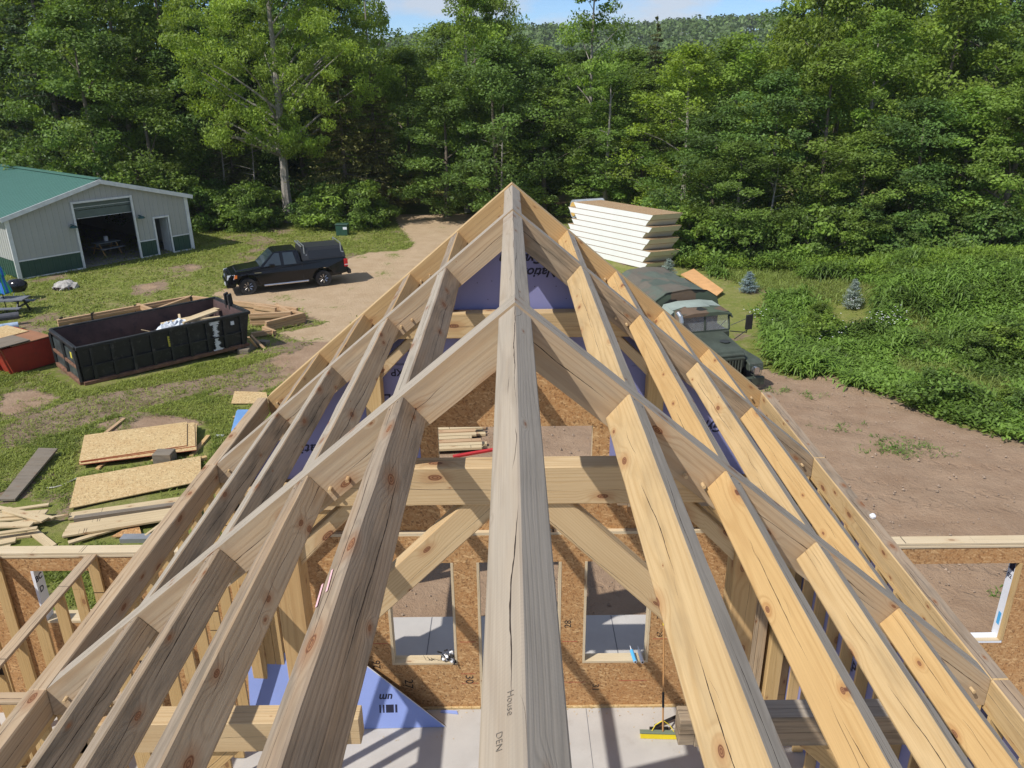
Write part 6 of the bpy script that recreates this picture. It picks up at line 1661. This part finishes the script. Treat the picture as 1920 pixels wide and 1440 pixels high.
# ---- lawn blades on the left
GI = np.random.default_rng(5)
BOARDS = [poly_px(q) for q in ([(140, 890), (145, 820), (390, 795), (400, 855)], [(120, 968), (140, 895), (385, 858), (388, 915)], [(100, 1030), (118, 960), (420, 915), (420, 1010)], [(-30, 960), (80, 845), (118, 848), (40, 952)], [(-60, 1040), (-60, 940), (110, 935), (130, 1000), (80, 1040)], [(200, 1030), (200, 985), (400, 950), (400, 1030)], [(430, 765), (435, 735), (510, 738), (510, 762)], [(425, 835), (440, 780), (480, 780), (470, 835)], [(150, 735), (70, 690), (400, 560), (480, 660)], [(40, 590), (0, 700), (100, 700), (90, 640)])]
def lawn_mask(x, y):
    d = inside(DIRT, x, y) | inside(DRIVE, x, y) | inside(DRIVE2, x, y) | (y < 9.3)
    w = np.zeros(x.shape)
    for t in TRACK: w = np.maximum(w, inside(t, x, y)*.8)
    w = np.maximum(w, inside(DRY, x, y)*.5)
    n = fbm(x, y, .45, 4, 21); n2 = fbm(x, y, 1.7, 3, 77)
    for t in BOARDS: d |= inside(t, x, y)
    pr = np.where(d, 0, np.clip(1.1-w-np.clip(n-.52, 0, 1)*3.5-np.clip(n2-.6, 0, 1)*3, 0, 1))
    return pr
X, Y = scatter(75000, -19, -1.0, 9.4, 27, GI); k = GI.random(len(X)) < lawn_mask(X, Y); X, Y = X[k], Y[k]
X2, Y2 = scatter(26000, -30, -3, 27, 54, GI); k = GI.random(len(X2)) < lawn_mask(X2, Y2); X2, Y2 = X2[k], Y2[k]
LEAF['lawn'] = leafmat('lawn_blade', (.215, .265, .05), .45, .3)
LEAF['lawnd'] = leafmat('lawn_blade_dark', (.16, .215, .04), .4, .3)
dk = fbm(X, Y, .9, 3, 88) > .6
blades('lawn_grass', X[~dk], Y[~dk], np.full((~dk).sum(), .05), 4, .085, .022, 'lawn', GI, 'short bright green lawn grass on the left', 'grass', spread=.12)
blades('lawn_clumps', X[dk], Y[dk], np.full(dk.sum(), .07), 6, .10, .020, 'lawnd', GI, 'darker clumps of longer grass in the lawn', 'grass', spread=.12)
blades('far_lawn_grass', X2, Y2, np.full(len(X2), .05), 4, .13, .04, 'lawn', GI, 'lawn grass round the barn and the pickup', 'grass', spread=.25)
# sprigs on the dirt
sp_ = []
for px, py, n_, s_ in ((1700, 840, 120, .35), (1690, 848, 60, .5), (1590, 805, 30, .35), (1640, 825, 20, .25), (1880, 1120, 30, .15), (1530, 745, 30, .3), (1460, 735, 40, .25)):
    q = at(px, py); sp_ += [(q.x+GI.normal(0, s_*1.2), q.y+GI.normal(0, s_*.7)) for _ in range(n_//3)]
sp_ = np.array(sp_); blades('weed_sprigs', sp_[:, 0], sp_[:, 1], np.full(len(sp_), .06), 7, .12, .02, 'weed', GI, 'sparse green sprigs on the bare earth at the right', 'weeds', spread=.1)
# stones and clods on the bare earth
sx_, sy_ = scatter(3000, -2, 14, 11, 26, GI); k = inside(DIRT, sx_, sy_); sx_, sy_ = sx_[k], sy_[k]
b = []; 
n_ = len(sx_); s_ = .012+.028*GI.random(n_)**3; cz_ = ground_np(sx_, sy_)+.02
oc = np.array([(1, 0, 0), (0, 1, 0), (-1, 0, 0), (0, -1, 0), (0, 0, 1)])
tri = [(0, 1, 4), (1, 2, 4), (2, 3, 4), (3, 0, 4)]
PV = np.stack([sx_, sy_, cz_], 1)[:, None, :]+oc[None]*s_[:, None, None]*(.6+.8*GI.random((n_, 5, 1)))
V = np.concatenate([PV[:, list(t)] for t in tri], 1).reshape(-1, 3)
me = fast_mesh('stones', V, 3, plain('stone_chip', (.30, .225, .165), .9, var=.3))
tag(place(bpy.data.objects.new('stones', me), Matrix.Identity(4)), 'small stones and clods scattered over the bare earth', 'stones', kind='stuff')

# ---- distant wooded hill
def hill(x, y):
    t = np.clip((y-240)/330, 0, 1); t = t*t*(3-2*t)
    crest = 28.5+2.5*np.sin(x*.011+.9)+1.5*np.sin(x*.037+2)+.036*x
    return -1+t*np.clip(crest, 10, 90)
hx = np.linspace(-700, 900, 81); hy = np.linspace(200, 900, 36); HX, HY = np.meshgrid(hx, hy); HZ = hill(HX, HY)
me = bpy.data.meshes.new('hills'); V = np.stack([HX.ravel(), HY.ravel(), HZ.ravel()], 1); idx = np.arange(V.shape[0]).reshape(HX.shape)
me.from_pydata(V.tolist(), [], np.stack([idx[:-1, :-1].ravel(), idx[:-1, 1:].ravel(), idx[1:, 1:].ravel(), idx[1:, :-1].ravel()], 1).tolist())
me.materials.append(plain('hill_ground', (.035, .06, .025), .95)); tag(place(bpy.data.objects.new('hills', me), Matrix.Identity(4)), kind='structure')
hg = np.random.default_rng(12); nC = 5200
cx_ = hg.uniform(-420, 560, nC); cy_ = 250+hg.random(nC)**.8*360; 
per = 46; idx = np.repeat(np.arange(nC), per); m_ = len(idx)
cr_ = 3.4+3.2*hg.random(nC); d = unit(hg.standard_normal((m_, 3))); d[:, 2] = np.abs(d[:, 2])
cz_ = hill(cx_, cy_)+cr_*.8
C = np.stack([cx_, cy_, cz_], 1)[idx]+d*cr_[idx][:, None]*np.array([1, 1, .9])*(.8+.25*hg.random((m_, 1)))
Nn = unit(d+.5*hg.standard_normal((m_, 3))); D = np.cross(Nn, hg.standard_normal((m_, 3))); L = 1.3+1.2*hg.random(m_)
V, t = leaves(C, D, Nn, L, L*.9, np.clip((.5+.3*hg.standard_normal(nC))[idx]+.12*hg.standard_normal(m_), 0, 1))
LEAF['hill'] = leafmat('hill_leaf', (.12, .18, .045), .45, .25)
me = fast_mesh('hill_wood', V, 4, LEAF['hill'], t)
tag(place(bpy.data.objects.new('hill_wood', me), Matrix.Identity(4)), 'far wooded hillside under the sky', 'woodland', kind='stuff')
# nearer flats between the wood and the hill
nC = 2200; cx_ = hg.uniform(-160, 240, nC); cy_ = hg.uniform(105, 250, nC); idx = np.repeat(np.arange(nC), per); m_ = len(idx)
cr_ = 3.5+2.5*hg.random(nC); d = unit(hg.standard_normal((m_, 3))); d[:, 2] = np.abs(d[:, 2]); cz_ = 3+3.5*hg.random(nC)+(cy_-105)*.01
C = np.stack([cx_, cy_, cz_], 1)[idx]+d*cr_[idx][:, None]*(.75+.3*hg.random((m_, 1)))
Nn = unit(d+.5*hg.standard_normal((m_, 3))); D = np.cross(Nn, hg.standard_normal((m_, 3))); L = 1.0+.8*hg.random(m_)
V, t = leaves(C, D, Nn, L, L*.8, np.clip((.5+.3*hg.standard_normal(nC))[idx]+.12*hg.standard_normal(m_), 0, 1))
me = fast_mesh('valley_wood', V, 4, LEAF['hill'], t)
tag(place(bpy.data.objects.new('valley_wood', me), Matrix.Identity(4)), 'woodland canopy between the near trees and the hill', 'woodland', kind='stuff')

# ================================================================== LIGHT
SUN = Vector((-.65, -.50, 1.0)).normalized()
el = math.asin(SUN.z); az = math.atan2(SUN.x, SUN.y)
sd = bpy.data.lights.new('sun', 'SUN'); so = bpy.data.objects.new('sun', sd); COL.objects.link(so)
sd.energy = 4.3; sd.angle = R(.53); sd.color = (1, .96, .90)
so.rotation_euler = (-SUN).to_track_quat('-Z', 'Y').to_euler()
W = bpy.data.worlds.new('World'); S.world = W; W.use_nodes = True
nt = W.node_tree; bg = nt.nodes['Background']
sky = nt.nodes.new('ShaderNodeTexSky'); sky.sky_type = 'NISHITA'; sky.sun_disc = False
sky.sun_elevation = el; sky.sun_rotation = az; sky.altitude = 200; sky.air_density = .75; sky.dust_density = .05; sky.ozone_density = 3.0
# thin fair-weather clouds low in the sky
tc = nt.nodes.new('ShaderNodeTexCoord'); mp = nt.nodes.new('ShaderNodeMapping'); mp.inputs['Scale'].default_value = (4.5, 4.5, 14)
nt.links.new(tc.outputs['Generated'], mp.inputs[0])
no = nt.nodes.new('ShaderNodeTexNoise'); no.inputs['Scale'].default_value = 1.6; no.inputs['Detail'].default_value = 6
nt.links.new(mp.outputs[0], no.inputs['Vector'])
mr = nt.nodes.new('ShaderNodeMapRange'); mr.inputs[1].default_value = .44; mr.inputs[2].default_value = .60; mr.inputs[4].default_value = .75
nt.links.new(no.outputs['Fac'], mr.inputs[0])
mx = nt.nodes.new('ShaderNodeMix'); mx.data_type = 'RGBA'
nt.links.new(mr.outputs[0], mx.inputs[0]); nt.links.new(sky.outputs[0], mx.inputs[6]); mx.inputs[7].default_value = (5.2, 5.4, 5.8, 1)
tn = nt.nodes.new('ShaderNodeMix'); tn.data_type = 'RGBA'; tn.blend_type = 'MULTIPLY'; tn.inputs[0].default_value = 1; tn.inputs[7].default_value = (.78, .93, 1.08, 1)
nt.links.new(sky.outputs[0], tn.inputs[6]); nt.links.new(tn.outputs[2], mx.inputs[6])
nt.links.new(mx.outputs[2], bg.inputs[0]); bg.inputs[1].default_value = .12
S.view_settings.view_transform = 'Standard'; S.view_settings.look = 'None'; S.view_settings.exposure = .13; S.view_settings.gamma = 1
S.cycles.max_bounces = 6; S.cycles.diffuse_bounces = 3; S.cycles.transmission_bounces = 4; S.cycles.transparent_max_bounces = 4
S.cycles.use_denoising = True
# ------------------------------------------------------------------ the air
b = MB(); b.box(-950, 950, -320, 1650, -2.2, 95)
hz = b.build('haze', None if False else [], None)
hm = bpy.data.materials.new('air'); hm.use_nodes = True; ht_ = hm.node_tree; ht_.nodes.remove(ht_.nodes['Principled BSDF'])
pv = ht_.nodes.new('ShaderNodeVolumePrincipled'); pv.inputs['Color'].default_value = (.88, .93, 1, 1); pv.inputs['Density'].default_value = 0.00018
ht_.links.new(pv.outputs[0], ht_.nodes['Material Output'].inputs['Volume']); hz.data.materials.append(hm)
tag(hz, 'thin summer haze filling the air over the site', 'haze', kind='stuff')
